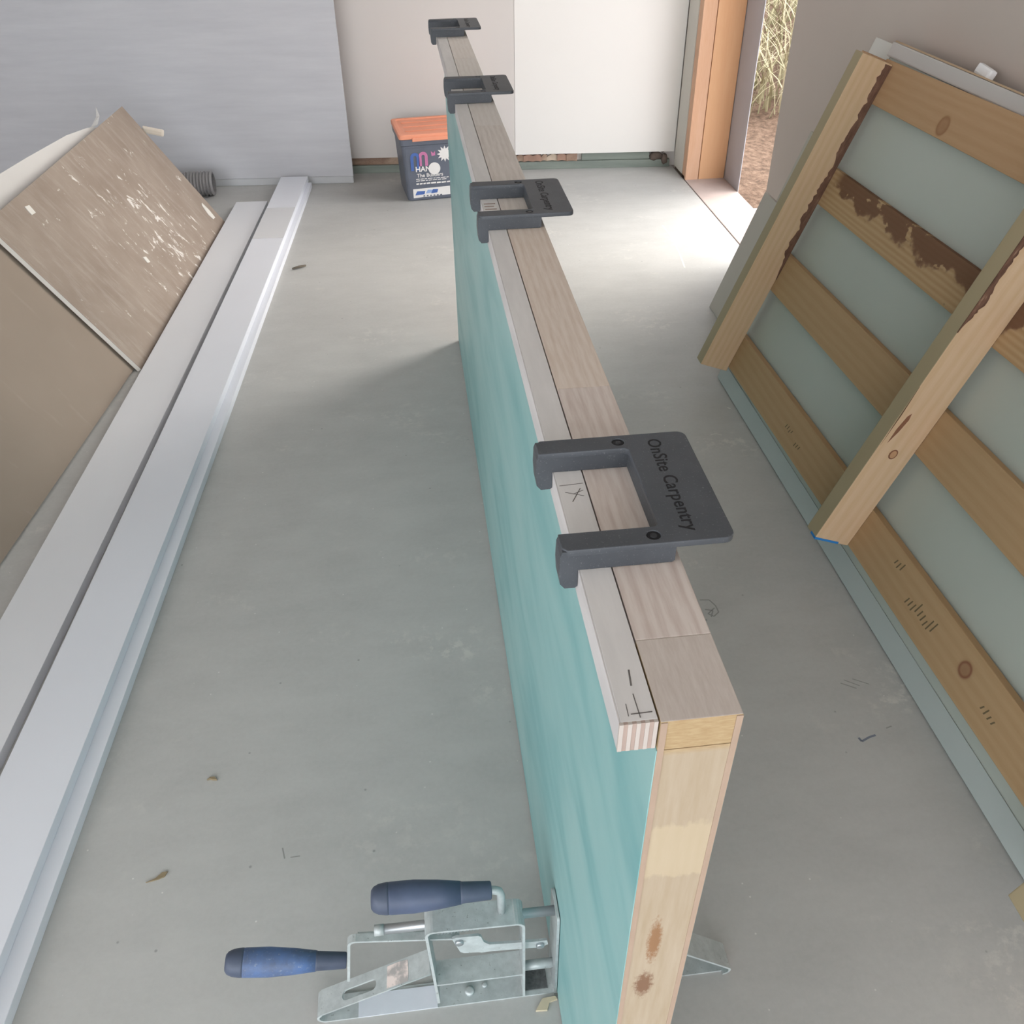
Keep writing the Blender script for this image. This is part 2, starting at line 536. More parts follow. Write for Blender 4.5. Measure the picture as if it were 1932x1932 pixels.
# paler filler patch
edge = t.noise(t.coords((90, 1, 30), (2, 0, 0)), 2, 3)
zz = t.math('ADD', xyz['Z'], t.math('MULTIPLY', t.math('SUBTRACT', edge, 0.5), 0.02))
pm = t.math('MULTIPLY', t.ramp(zz, [(0.672, 0.0), (0.673, 1.0)]), t.ramp(zz, [(0.724, 1.0), (0.725, 0.0)]))
col = t.mix(t.math('MULTIPLY', pm, 0.55), col, srgb('#c0b196'))
def stain(cx, cz, rx, rz, seed, tilt):
    vv = t.coords((1 / rx, 0, 1 / rz), (-cx / rx, 0, -cz / rz), (0, tilt, 0))
    vv = t.n.new('ShaderNodeVectorMath'); vv.operation = 'LENGTH'
    mp = t.coords((1 / rx, 0, 1 / rz), (-cx / rx, 0, -cz / rz))
    t.link(mp, vv.inputs[0])
    n = t.noise(t.coords((240, 1, 110), (seed, 0, 0)), 2, 4, 0.7)
    d = t.math('ADD', vv.outputs['Value'], t.math('MULTIPLY', t.math('SUBTRACT', n, 0.5), 1.6))
    return t.ramp(d, [(0.55, 0.85), (1.0, 0.0)])
col = t.mix(stain(0.0165, 0.598, 0.0050, 0.030, 1.0, 0), col, srgb('#8a6342'))
col = t.mix(stain(0.0145, 0.541, 0.0070, 0.019, 5.0, 0), col, srgb('#74523d'))
m_end = t.done(col, 0.62, 0.2, 0, f1, 0.06, 0.0004)
sl(box('end_stile', 0.0035, DT - 0.0035, 0.0, 0.035, Z0, 0.790, m_end, slab))
sl(box('core', 0.0035, DT - 0.0035, 0.0352, DL, Z0, 0.790, plain('core_wood', '#d2b48c', 0.8, 0.1), slab))
# finger-jointed lipping along the top edge
joints = [0.0, 0.052, 0.305, 0.63, 1.02, 1.46, DL]
cols = [('#cdb9ab', '#d6c6ba'), ('#bbaaa2', '#d3c9c2'), ('#c7b5a6', '#d8ccc1'), ('#bfb6af', '#d3ccc6'), ('#cac3bd', '#d4cfca'), ('#cdc5be', '#d7d1cc')]
for i in range(6):
    if i == 0:
        mt = NT('lipping_timber')
        # near block: top face greyish, end face sawn
        f = mt.noise(mt.coords((50, 14, 260)), 3, 4, 0.6)
        col = mt.ramp(f, [(0.3, srgb('#a48a67')), (0.7, srgb('#b5a07d'))])
        g = mt.n.new('ShaderNodeNewGeometry')
        nz = mt.sep(g.outputs['Normal'])['Z']
        f2 = mt.noise(mt.coords((160, 20, 1)), 3, 4, 0.7)
        col = mt.mix(mt.ramp(nz, [(0.4, 0.0), (0.6, 1.0)]), col, mt.ramp(f2, [(0.3, srgb('#bdb2aa')), (0.7, srgb('#cac1ba'))]))
        mt = mt.done(col, 0.65, 0.2)
    else:
        mt = grainmat('lipping_timber', cols[i][0], cols[i][1], i * 3.1)
    sl(box('top_lipping', 0.0003, DT - 0.0003, joints[i] + 0.0001, joints[i + 1] - 0.0001, 0.7902, DH, mt, slab, 0.0005))
sl(box('skin_end', 0.0004, 0.0036, -0.0004, 0.0, Z0, DH - 0.0005, m_skin, slab))
sl(box('skin_end', DT - 0.0036, DT - 0.0004, -0.0004, 0.0, Z0, DH - 0.0005, m_skin, slab))

# ------------------------------------------------------------------ plywood strip clamped along the top of the slab
PX0, PX1, PZ0 = -0.0190, -0.0006, DH - 0.0195
ply = empty('plywood_strip', (-0.01, 0.99, PZ0))
tag(ply, 'pale plywood strip held along the top left edge of the turquoise door', 'plywood strip')
scale_from_cam(ply, (-0.01, 0.99, PZ0))
PL = Matrix.Translation((-0.01, 0.99, PZ0)).inverted()
t = NT('ply_dusty')
f = t.noise(t.coords((30, 4, 30)), 4, 5, 0.6)
g = t.n.new('ShaderNodeNewGeometry')
nx = t.sep(g.outputs['Normal'])['X']
col = t.ramp(f, [(0.3, srgb('#cfcdcc')), (0.7, srgb('#d9d7d6'))])
face = t.noise(t.coords((1, 3, 60)), 4, 5, 0.6)
col = t.mix(t.ramp(nx, [(0.0, 0.0), (0.001, 0.0)]), col, col)
m_ply = t.done(col, 0.75, 0.15, 0, f, 0.05, 0.0004)
m_plyface = wood('ply_face_veneer', '#c3c0c0', '#cdcaca', (40, 2, 40), 6, 0.7)
def pl(o): o.matrix_parent_inverse = PL; return o
pl(box('strip_body', PX0 + 0.0009, PX1, 0.0022, 1.855, PZ0, DH + 0.0002, m_ply, ply, 0.0003))
pl(box('face_veneer', PX0, PX0 + 0.0009, 0.0022, 1.855, PZ0, DH, m_plyface, ply, 0.0002))
NPL = 9
vw = (PX1 - PX0) / NPL
pa = plain('ply_layer_pale', '#bcb4ae', 0.8, 0.05, 60); pb = plain('ply_layer_pink', '#a8968d', 0.8, 0.08, 60)
for i in range(NPL):
    pl(box('ply_layer', PX0 + i * vw, PX0 + (i + 1) * vw - 0.00005, 0.0005 + (0.0002 if i % 2 else 0), 0.0022, PZ0, DH + 0.0001, pa if i % 2 == 0 else pb, ply))
# pencil marks on its top
m_pencil = plain('pencil', '#6d6967', 0.7, 0.1)
def mark(pts, w, z, parent, inv, mat=m_pencil, name='pencil_mark'):
    bm = bmesh.new()
    for (ax, ay), (bx_, by_) in zip(pts, pts[1:]):
        d = Vector((bx_ - ax, by_ - ay)); d.normalize(); n = Vector((-d.y, d.x)) * w / 2
        q = [(ax + n.x, ay + n.y), (bx_ + n.x, by_ + n.y), (bx_ - n.x, by_ - n.y), (ax - n.x, ay - n.y)]
        lo = [bm.verts.new((a, b, z)) for a, b in q]; hi = [bm.verts.new((a, b, z + 0.00015)) for a, b in q]
        bm.faces.new(hi); bm.faces.new(lo[::-1])
        for i in range(4): bm.faces.new((lo[i], lo[(i + 1) % 4], hi[(i + 1) % 4], hi[i]))
    o = mesh_obj(name, bm, mat, parent)
    if inv is not None: o.matrix_parent_inverse = inv
    return o
zt = DH + 0.0002
mark([(-0.017, 0.1865), (-0.002, 0.1875)], 0.0004, zt, ply, PL)
mark([(-0.0145, 0.1795), (-0.0035, 0.1745)], 0.0004, zt, ply, PL)
mark([(-0.0045, 0.1825), (-0.0115, 0.1695)], 0.0006, zt, ply, PL)
mark([(-0.0030, 0.1805), (-0.0100, 0.1770)], 0.0004, zt, ply, PL)
mark([(-0.0022, 0.0065), (-0.0125, 0.0062)], 0.0006, zt, ply, PL)
mark([(-0.0138, 0.0052), (-0.0135, 0.0125)], 0.0004, zt, ply, PL)
mark([(-0.0085, 0.0038), (-0.0088, 0.0180)], 0.0005, zt, ply, PL)
mark([(-0.0085, 0.0230), (-0.0075, 0.0330)], 0.0009, zt, ply, PL)
# ink stamp lines showing inside the second jig
for i in range(7):
    mark([(-0.0165, 0.655 + i * 0.0085), (-0.004 - 0.002 * (i % 2), 0.655 + i * 0.0085)], 0.002, zt, ply, PL, plain('stamp_ink', '#8a7468', 0.8), 'stamp_line')

# ------------------------------------------------------------------ black template jigs hooked over the top edge
t = NT('black_plastic')
f = t.noise(t.coords(), 700, 2, 0.6)
f2 = t.noise(t.coords(), 40, 4, 0.6)
col = t.ramp(f2, [(0.3, srgb('#43474d')), (0.7, srgb('#4d5157'))])
col = t.mix(t.ramp(f, [(0.62, 0.0), (0.72, 0.45)]), col, srgb('#7c7f83'))
m_black = t.done(col, 0.5, 0.45, 0, f, 0.1, 0.0003)
m_ink = plain('engraving_black', '#1d1e22', 0.6, 0.05)
JT, JP = 0.0148, 0.0042          # total height above the slab, thickness of the overhanging plate
m_screw = plain('screw_dark', '#3a3c40', 0.35, 0.1, 200, 0.5, 0.5)
def make_jig():
    r = empty('template_jig', (0, 0, DH))
    # plate outline seen from above (x across the slab, y along it); an open U to the left
    x0, x1, w, ax = -0.0285, 0.0690, 0.1085, 0.0150
    R = 0.006
    out = []
    out += [(x0 + 0.003, 0.0)] + [(x1 - R + R * math.cos(a), R + R * math.sin(a)) for a in [math.radians(270 + 90 * i / 5) for i in range(6)]]
    out += [(x1 - R + R * math.cos(a), w - R + R * math.sin(a)) for a in [math.radians(90 * i / 5) for i in range(6)]]
    out += [(x0 + 0.003, w), (x0, w - 0.003), (x0, w - ax), (0.0265, w - ax), (0.0288, w - ax - 0.002), (0.0288, ax + 0.002), (0.0265, ax), (x0, ax), (x0, 0.003)]
    ch = [circle(0.024, ax / 2, 0.0040, 18), circle(0.024, w - ax / 2, 0.0040, 18)]
    shape('plate', out, ch, JP, m_black, r, Matrix.Translation((0, 0, JT - JP)), 0.0006)
    # screws sunk in the two holes
    for yy in (ax / 2, w - ax / 2):
        hs = tube('screw_hole', [(0.024, yy, JT - 0.0016), (0.024, yy, JT - 0.0007), (0.024, yy, JT - 0.0006)], [0.0039, 0.0039, 0.0030], m_ink, r, 18)
        tube('screw_head', [(0.024, yy, JT - 0.0010), (0.024, yy, JT - 0.0004), (0.024, yy, JT - 0.00035)], [0.0021, 0.0021, 0.0010], m_screw, hs, 12)
    # block arms under the plate that sit on the slab, each ending in a hook over the plywood
    for (ya, yb) in ((0.0, ax), (w - ax, w)):
        prof = [(-0.0283, JT - 0.0010), (0.0345, JT - 0.0010), (0.0355, JT - 0.0030), (0.0355, 0.0015), (0.034, 0.0002), (-0.0193, 0.0002), (-0.0193, -0.0118),
                (-0.0205, -0.0130), (-0.0265, -0.0130), (-0.0292, -0.0095), (-0.0298, 0.0), (-0.0294, JT - 0.0040)]
        bm = bmesh.new()
        a = [bm.verts.new((px, ya + 0.0001, pz)) for px, pz in prof]
        b = [bm.verts.new((px, yb - 0.0001, pz)) for px, pz in prof]
        bm.faces.new(a); bm.faces.new(b[::-1])
        n = len(prof)
        for i in range(n): bm.faces.new((a[i], b[i], b[(i + 1) % n], a[(i + 1) % n]))
        es = [e for e in bm.edges if len(e.link_faces) == 2 and e.calc_face_angle() > 0.7]
        bmesh.ops.bevel(bm, geom=es, offset=0.0009, segments=2, affect='EDGES')
        mesh_obj('hook_arm', bm, m_black, r)
    # inner wall of the cut-out down to the slab
    bm = bmesh.new(); add_box(bm, 0.0290, 0.0352, ax - 0.0005, w - ax + 0.0005, 0.0002, JT - JP, 0.0004)
    mesh_obj('cutout_wall', bm, m_black, r)
    M_ = frame((0.0425, 0.1015, JT + 0.00005), (0, -1, 0), (1, 0, 0))
    e_ = text_mesh('engraved_text', 'OnSite Carpentry', 0.0122, m_ink, r, M_, 0.0002, 0.0001, 1.04)
    # fit the lettering to its measured run
    ln = max(v.co.x for v in e_.data.vertices)
    k = 0.0930 / ln
    for v in e_.data.vertices: v.co.x *= k
    return r
def copy_tree(o, parent=None):
    c = o.copy(); COL.objects.link(c)
    if parent is not None:
        c.parent = parent
        c.matrix_parent_inverse = o.matrix_parent_inverse.copy()
    for ch in o.children: copy_tree(ch, c)
    return c
jig = make_jig()
jig_pos = [(0.1075, 'large near black plastic template jig with lettering, nearest of the four on the door edge'),
           (0.6270, 'black plastic template jig second from the near end of the door edge'),
           (1.1410, 'black plastic template jig third from the near end of the door edge'),
           (1.6590, 'smallest-looking black plastic template jig hooked at the far end of the door edge')]
for i, (jy, lab) in enumerate(jig_pos):
    o = jig if i == 0 else copy_tree(jig)
    scale_from_cam(o, (0.0 if i < 3 else -0.002, jy, DH + 0.0003))
    tag(o, lab, 'template jig', 'black jigs along the top edge of the door')

# ------------------------------------------------------------------ metal door clamp with blue handles
t = NT('galvanised_steel')
f = t.noise(t.coords(), 60, 5, 0.65)
f2 = t.noise(t.coords((1, 1, 1), (4, 2, 1)), 260, 3, 0.6)
col = t.ramp(f, [(0.3, srgb('#aab2b3')), (0.7, srgb('#c6cecf'))])
col = t.mix(t.ramp(f2, [(0.66, 0.0), (0.72, 0.7)]), col, srgb('#6d716f'))
m_galv = t.done(col, 0.4, 0.5, 0.2)
m_rod = plain('bright_rod', '#b0b6ba', 0.3, 0.06, 60, 0.5, 0.7)
t = NT('blue_handle_plastic')
f = t.noise(t.coords(), 26, 5, 0.65)
f2 = t.noise(t.coords((1, 1, 1), (3, 3, 3)), 220, 3, 0.6)
col = t.ramp(f, [(0.35, srgb('#52607c')), (0.62, srgb('#5672a2'))])
col = t.mix(t.ramp(f2, [(0.6, 0.0), (0.72, 0.5)]), col, srgb('#8d97a6'))
m_blue = t.done(col, 0.5, 0.4)
m_bluedark = plain('handle_end_dark', '#4c5568', 0.5, 0.15, 40, 0.4)
m_sticker = NT('worn_sticker')
_f = m_sticker.noise(m_sticker.coords(), 60, 4, 0.6)
m_sticker = m_sticker.done(m_sticker.ramp(_f, [(0.38, srgb('#a9a5a3')), (0.55, srgb('#e2d5cf'))]), 0.7, 0.2)

CY0, CY1 = 0.2275, 0.2570
clamp = empty('door_clamp', (-0.1, 0.242, 0))
tag(clamp, 'galvanised metal door clamp with two blue handles at the foot of the slab', 'clamp')
CI = Matrix.Translation((-0.1, 0.242, 0)).inverted()
def cl(o): o.matrix_parent_inverse = CI; return o
TS = 0.003
# the long base strap, bent up at both ends
cl(box('base_strap', -0.276, 0.214, CY0, CY1, 0.0, 0.0028, m_galv, clamp))
cl(strap('tip_bend', arc(-0.276, 0.0105, 0.0091, 270, 118, 8), CY0, CY1, 0.0028, m_galv, clamp))
# inclined plate with an oblong slot
a0 = Vector((-0.2802, 0, 0.0186)); a1 = Vector((-0.1445, 0, 0.0885))
inc = (a1 - a0); il = inc.length
Mi = frame(a0, inc, (0, 1, 0))
slot = []
for i in range(9):
    a = math.radians(90 + 180 * i / 8); slot.append((0.037 + 0.0062 * math.cos(a), 0.0125 + 0.0062 * math.sin(a)))
for i in range(9):
    a = math.radians(-90 + 180 * i / 8); slot.append((0.073 + 0.0062 * math.cos(a), 0.0125 + 0.0062 * math.sin(a)))
io = shape('inclined_plate', [(0, 0), (il, 0), (il, CY1 - CY0), (0, CY1 - CY0)], [slot], 0.0028, m_galv, None, None)
io.data.transform(Matrix.Translation((a0.x, CY0, a0.z)) @ Mi.to_3x3().to_4x4())
io.parent = clamp; cl(io)
st = shape('sticker', [(0.094, 0.002), (0.123, 0.0015), (0.124, 0.010), (0.1235, 0.026), (0.110, 0.0275), (0.095, 0.027)], [], 0.0003, m_sticker)
st.data.transform(Matrix.Translation((a0.x, CY0, a0.z)) @ Mi.to_3x3().to_4x4() @ Matrix.Translation((0, 0, 0.0029)))
st.parent = clamp; cl(st)
# upright bracket: an inverted U of strap, with a shelf
cl(strap('bracket', [(-0.1400, 0.012), (-0.1435, 0.176)] + arc(-0.1345, 0.1765, 0.0092, 180, 95, 5) + [(-0.046, 0.1815)] + arc(-0.0450, 0.1725, 0.0092, 88, 0, 5) + [(-0.0362, 0.003)], CY0, CY1, 0.0032, m_galv, clamp))
cl(box('shelf', -0.139, -0.0378, CY0 + 0.0005, CY1 - 0.0005, 0.057, 0.060, m_galv, clamp))
# row of teeth under the bracket's top
bm = bmesh.new()
for i in range(14):
    tx = -0.132 + i * 0.0036
    v0 = [bm.verts.new((tx, yv, 0.1815)) for yv in (CY0 + 0.001, CY0 + 0.004)]
    v1 = [bm.verts.new((tx + 0.0034, yv, 0.1815)) for yv in (CY0 + 0.001, CY0 + 0.004)]
    v2 = [bm.verts.new((tx + 0.0017, yv, 0.1772)) for yv in (CY0 + 0.001, CY0 + 0.004)]
    bm.faces.new((v0[0], v1[0], v2[0])); bm.faces.new((v0[1], v2[1], v1[1]))
    bm.faces.new((v0[0], v2[0], v2[1], v0[1])); bm.faces.new((v1[0], v1[1], v2[1], v2[0])); bm.faces.new((v0[0], v0[1], v1[1], v1[0]))
rk = cl(mesh_obj('tooth_rack', bm, plain('tooth_steel', '#7d8688', 0.5, 0.1, 60, 0.4, 0.4), clamp)); rk['kind'] = 'stuff'
# jaw plate against the slab
jw = shape('jaw_plate', rounded(0.2255, 0.2700, 0.002, 0.184, (0, 0.002, 0.016, 0.004), 6), [], 0.003, m_galv)
jw.data.transform(Matrix(((0, 0, 1, 0.0012), (1, 0, 0, 0), (0, 1, 0, 0), (0, 0, 0, 1))))
jw.parent = clamp; cl(jw)
cl(tube('slide_rod', [(-0.200, 0.2435, 0.1755), (0.0010, 0.2435, 0.1725)], 0.0055, m_rod, clamp, 16))
cl(tube('rod_tip', [(-0.2005, 0.2435, 0.1755), (-0.190, 0.2435, 0.1754)], 0.0060, m_galv, clamp, 16))
cl(tube('lower_rod', [(-0.038, 0.2435, 0.047), (0.0010, 0.2435, 0.047)], 0.0058, m_galv, clamp, 16))
cl(box('rubber_pad', -0.0345, -0.0058, 0.233, 0.2568, 0.0029, 0.0045, plain('pad_grit', '#5c5f60', 0.9, 0.4, 200), clamp))
# lever: flat bar bent down at its left end
lv = [(-0.108, 0.1395), (-0.222, 0.1610)] + arc(-0.2235, 0.1535, 0.0078, 85, 175, 4) + [(-0.2420, 0.070)]
cl(strap('lever_bar', lv, 0.2400, 0.2490, 0.0032, m_galv, clamp))
cl(strap('lever_side', [(-0.110, 0.1335), (-0.222, 0.1540)], 0.2495, 0.2520, 0.013, m_galv, clamp))
cl(box('base_plate', -0.238, -0.142, CY0 - 0.0008, CY1 - 0.004, 0.0029, 0.0042, plain('zinc_plate', '#d3d9e2', 0.4, 0.03, 40, 0.4), clamp))
# toggle link plate and its bar
lk = shape('toggle_link', [(-0.1165, 0.158), (-0.112, 0.1605), (-0.0865, 0.1590), (-0.0835, 0.1555), (-0.0810, 0.1430), (-0.0745, 0.1355), (-0.0180, 0.1285), (-0.0080, 0.1290), (-0.0065, 0.1190), (-0.0150, 0.1135), (-0.0720, 0.1190), (-0.0840, 0.1185), (-0.0880, 0.1205), (-0.1040, 0.1225), (-0.1085, 0.1260)], [], 0.0030, m_galv)
lk.data.transform(Matrix(((1, 0, 0, 0), (0, 0, -1, 0.2385), (0, 1, 0, -0.008), (0, 0, 0, 1))))
lk.parent = clamp; cl(lk)
for (bx_, bz_) in ((-0.1085, 0.1430), (-0.0160, 0.1130)):
    cl(tube('bolt', [(bx_, 0.2355, bz_), (bx_, 0.2325, bz_), (bx_, 0.2320, bz_)], [0.0050, 0.0048, 0.0030], m_rod, clamp, 12))
cl(tube('bolt', [(-0.102, 0.241, 0.0028), (-0.102, 0.241, 0.0065), (-0.102, 0.241, 0.0070)], [0.0060, 0.0056, 0.003], m_galv, clamp, 12))
cl(tube('bolt', [(-0.083, 0.246, 0.0028), (-0.083, 0.246, 0.0050), (-0.083, 0.246, 0.0055)], [0.0035, 0.0033, 0.002], m_galv, clamp, 10))
# two handles, a moulded grip with a darker butt each
def handle(p_butt, p_neck, rb, rn, m_blue):
    a = Vector(p_butt); b = Vector(p_neck)
    prof = [(0.0, 0.62), (0.02, 0.80), (0.06, 0.93), (0.13, 1.0), (0.145, 0.985), (0.16, 1.0), (0.35, 1.02), (0.55, 0.92), (0.74, 0.76), (0.755, 0.72), (0.99, 0.64), (1.0, 0.58)]
    cut = 4
    rad = lambda k: rn + (rb - rn) * ((k - 0.58) / 0.44)
    cl(tube('handle_butt', [a.lerp(b, s) for s, k in prof[:cut + 1]], [rad(k) for s, k in prof[:cut + 1]], m_bluedark, clamp, 20))
    cl(tube('handle_grip', [a.lerp(b, s) for s, k in prof[cut:9]], [rad(k) for s, k in prof[cut:9]], m_blue, clamp, 20))
    cl(tube('handle_neck', [a.lerp(b, s) for s, k in prof[8:]], [rad(k) for s, k in prof[8:]], m_bluedark, clamp, 20))
handle((-0.3735, 0.252, 0.1265), (-0.2405, 0.2500, 0.1020), 0.0160, 0.0080, m_blue)
handle((-0.1975, 0.246, 0.2365), (-0.0690, 0.2450, 0.2290), 0.0170, 0.0085, plain('handle_slate', '#4d5870', 0.5, 0.16, 30, 0.4))
cl(tube('handle_rod', [(-0.075, 0.245, 0.229), (-0.066, 0.245, 0.2285), (-0.0605, 0.245, 0.225), (-0.0588, 0.2448, 0.217), (-0.0588, 0.244, 0.183)], 0.0045, m_galv, clamp, 12))
# foot on the far side of the slab: base turned up and folded back
cl(strap('outer_foot', arc(0.2140, 0.0095, 0.0081, 270, 415, 8) + [(0.1665, 0.0610), (0.0530, 0.1560)], CY0 - 0.004, CY1 - 0.002, 0.0028, m_galv, clamp))
cl(strap('outer_jaw', [(0.0495, 0.004), (0.0495, 0.158)], CY0 - 0.004, CY1 - 0.002, 0.0026, m_galv, clamp))

# ------------------------------------------------------------------ primed white boards on the floor at left
m_prime = plain('primer_white', '#e0e3eb', 0.5, 0.025, 3.0, 0.35)
m_prime2 = plain('primer_white_warm', '#e1e3e8', 0.5, 0.025, 3.0, 0.35)
def long_board(name, far, near, over, w, z0, h, mat, parent=None, lip=None, bevel=0.001):
    """board from its far end towards the viewer; far and near are points on its LEFT edge (x, y)"""
    a = Vector((far[0], far[1], z0)); b = Vector((near[0], near[1], z0))
    d = (b - a).normalized(); L = (b - a).length + over
    M_ = frame(a, d, Vector((0, 0, 1)).cross(d))       # local Y to the viewer's right of travel
    bm = bmesh.new()
    add_box(bm, 0, L, 0, w, 0, h, bevel)
    return mesh_obj(name, bm, mat, parent, M_)
# travelling towards the viewer (-y) local Y = z x d points to +x
lb = long_board('primed_board', (-0.752, 3.18), (-0.890, 0.975), 1.0, 0.117, 0.0, 0.021, m_prime2)
tag(lb, 'flat white primed board lying beside the brown plasterboard offcuts', 'board')
rb_ = long_board('primed_board', (-0.605, 3.385), (-0.7500, 0.778), 1.0, 0.122, 0.0, 0.0185, m_prime)
tag(rb_, 'wider white primed board lying underneath another, its lip showing along the open floor', 'board')
tb = long_board('primed_board', (-0.602, 3.40), (-0.7575, 0.778), 1.0, 0.106, 0.0187, 0.0195, m_prime)
tag(tb, 'white primed board lying on top of a wider white board', 'board')
# clear tape wound round the far part of the pair
m_tape = NT('clear_tape')
m_tape = m_tape.done(srgb('#d9dadd'), 0.25, 0.5)
d = (Vector((-0.7575, 0.778, 0)) - Vector((-0.602, 3.40, 0))).normalized()
Mt = frame(Vector((-0.602, 3.40, 0)), d, Vector((0, 0, 1)).cross(d))
bm = bmesh.new(); add_box(bm, 0.36, 0.66, 0.0006, 0.1056, 0.03835, 0.0388)
tp = mesh_obj('packing_tape', bm, m_tape, None, Mt)
tag(tp, 'band of packing tape round the far part of the stacked white boards', 'tape')

# ------------------------------------------------------------------ brown plasterboard offcuts leaning at left
t = NT('brown_paper_splashed')
v = t.coords()
f = t.noise(v, 7, 5, 0.6)
col = t.ramp(f, [(0.3, srgb('#988a7f')), (0.7, srgb('#a79a8f'))])
smear = t.noise(t.coords((2.2, 12, 1), (0, 0, 0), (0, 0, 0.35)), 3.2, 6, 0.7)
col = t.mix(t.ramp(smear, [(0.50, 0.0), (0.78, 0.55)]), col, srgb('#c3b9b1'))
reg = t.coords((1, 1, 0), (-0.17, -0.45, 0))
ln = t.n.new('ShaderNodeVectorMath'); ln.operation = 'LENGTH'; t.link(reg, ln.inputs[0])
regm = t.ramp(ln.outputs['Value'], [(0.06, 1.0), (0.42, 0.0)])
spl = t.noise(t.coords((1, 1.6, 1), (5, 2, 0)), 17, 6, 0.72, 0.5)
spm = t.ramp(t.math('ADD', spl, t.math('MULTIPLY', regm, 0.10)), [(0.655, 0.0), (0.70, 1.0)])
col = t.mix(t.math('MULTIPLY', spm, 0.85), col, srgb('#eeeae6'))
m_brownA = t.done(col, 0.8, 0.15)
t = NT('brown_paper')
f = t.noise(t.coords(), 3, 4, 0.5)
f2 = t.noise(t.coords((1.2, 6, 1), (0, 0, 0), (0, 0, -0.6)), 3, 5, 0.6)
col = t.ramp(f, [(0.3, srgb('#988b7f')), (0.7, srgb('#a19488'))])
col = t.mix(t.ramp(f2, [(0.62, 0.0), (0.8, 0.25)]), col, srgb('#cdc1b6'))
m_brownB = t.done(col, 0.8, 0.15)
m_core = plain('gypsum_core', '#e6e3dd', 0.85, 0.04, 30)

def lean_frame(far, near, theta):
    a = Vector((far[0], far[1], 0)); b = Vector((near[0], near[1], 0))
    d = (b - a).normalized()
    h = Vector((d.y, -d.x, 0))                          # to the left (-x)
    s = h * math.cos(math.radians(theta)) + Vector((0, 0, math.sin(math.radians(theta))))
    return frame(a, s, d), (b - a).length
def sheet(name, M_, s0, s1, y0, y1, z0, z1, face, core, label, cat, group=None):
    r = empty(name, None, None, M_)
    e = 0.0007
    def b(n, za, zb, m, ins=0.0):
        bm = bmesh.new(); add_box(bm, s0 + ins, s1 - ins, y0 + ins, y1 - ins, za, zb)
        return mesh_obj(n, bm, m, r)
    b('face_paper', z1 - e, z1, face); b('gypsum_core', z0 + e, z1 - e, core, 0.0002); b('back_paper', z0, z0 + e, face)
    tag(r, label, cat, group)
    return r
MA, LA = lean_frame((-0.770, 3.01), (-0.8405, 1.92), 57.2)
offA = sheet('plasterboard_offcut', MA, 0.006, 0.482, 0.0, LA, -0.0130, 0.0, m_brownA, m_core,
      'brown-backed plasterboard offcut splashed with white plaster leaning behind the white boards', 'plasterboard')
for (cs, cyy, pts) in ((0.075, 0.055, [(-0.030, -0.012), (0.000, -0.016), (0.034, -0.010), (0.030, 0.004), (-0.006, 0.016), (-0.028, 0.010)]),
                       (0.440, 0.905, [(-0.012, -0.010), (0.010, -0.014), (0.014, 0.008), (-0.010, 0.012)]),
                       (0.150, 0.640, [(-0.012, -0.006), (0.006, -0.010), (0.012, 0.006), (-0.008, 0.010)])):
    shape('plaster_chip', [(cs + a, cyy + b) for a, b in pts], [], 0.002, m_core, offA, Matrix.Translation((0, 0, 0.0002)))
MB, LB = lean_frame((-0.8580, 1.948), (-0.9650, 1.02), 57.0)
sheet('plasterboard_offcut', MB, 0.006, 0.60, 0.0, LB + 0.9, -0.0100, 0.0, m_brownB, m_core,
      'plain brown plasterboard offcut, the nearer of the two leaning at left', 'plasterboard')
MW, LW = lean_frame((-0.790, 2.96), (-0.8765, 1.90), 57.2)
m_whitesheet = plain('white_paper', '#dcdad8', 0.7, 0.03, 5)
ws = shape('white_sheet', [(0.012, 0.02), (0.470, 0.14), (0.487, 0.20), (0.505, 0.34), (0.520, 0.60), (0.535, 0.95), (0.545, 1.35), (0.012, 1.35)], [], 0.009, m_whitesheet, None, MW @ Matrix.Translation((0, 0, -0.0235)))
tag(ws, 'white-faced board showing as a pale band behind the splashed brown offcut', 'plasterboard')
# torn paper curl at its top
bm = bmesh.new()
curl = [(-0.075, 0.0, -0.012), (-0.04, 0.010, 0.002), (-0.006, 0.026, 0.018), (0.012, 0.045, 0.044), (0.014, 0.060, 0.070)]
# built in world axes at the top of the white sheet
base = MW @ Vector((0.462, 0.165, -0.018))
prev = None
for i, (cx, cy_, cz) in enumerate(curl):
    w = 0.046 * (1 - i / 4.3)
    p0 = base + Vector((cx - w * 0.5, 0.02, cz - w * 0.2)); p1 = base + Vector((cx + w * 0.5, 0.01, cz + w * 0.12))
    cur = [bm.verts.new(p0), bm.verts.new(p1), bm.verts.new(p1 + Vector((0, 0.0012, 0))), bm.verts.new(p0 + Vector((0, 0.0012, 0)))]
    if prev:
        for k in range(4): bm.faces.new((prev[k], prev[(k + 1) % 4], cur[(k + 1) % 4], cur[k]))
    else: bm.faces.new(cur)
    prev = cur
bm.faces.new(prev)
fl = mesh_obj('torn_paper', bm, m_whitesheet)
tag(fl, 'curl of torn white paper sticking up above the splashed offcut', 'paper')
# chip of cream board poking out behind the far edge
bm = bmesh.new(); add_box(bm, -0.035, 0.035, -0.008, 0.008, -0.011, 0.011, 0.006)
cb = mesh_obj('board_chip', bm, plain('cream_chip', '#e3dacd', 0.8, 0.05), None, Matrix.Translation((-0.955, 3.045, 0.318)) @ Matrix.Rotation(0.25, 4, 'Y'))
tag(cb, 'small cream chip of board poking out behind the splashed offcut', 'board chip')
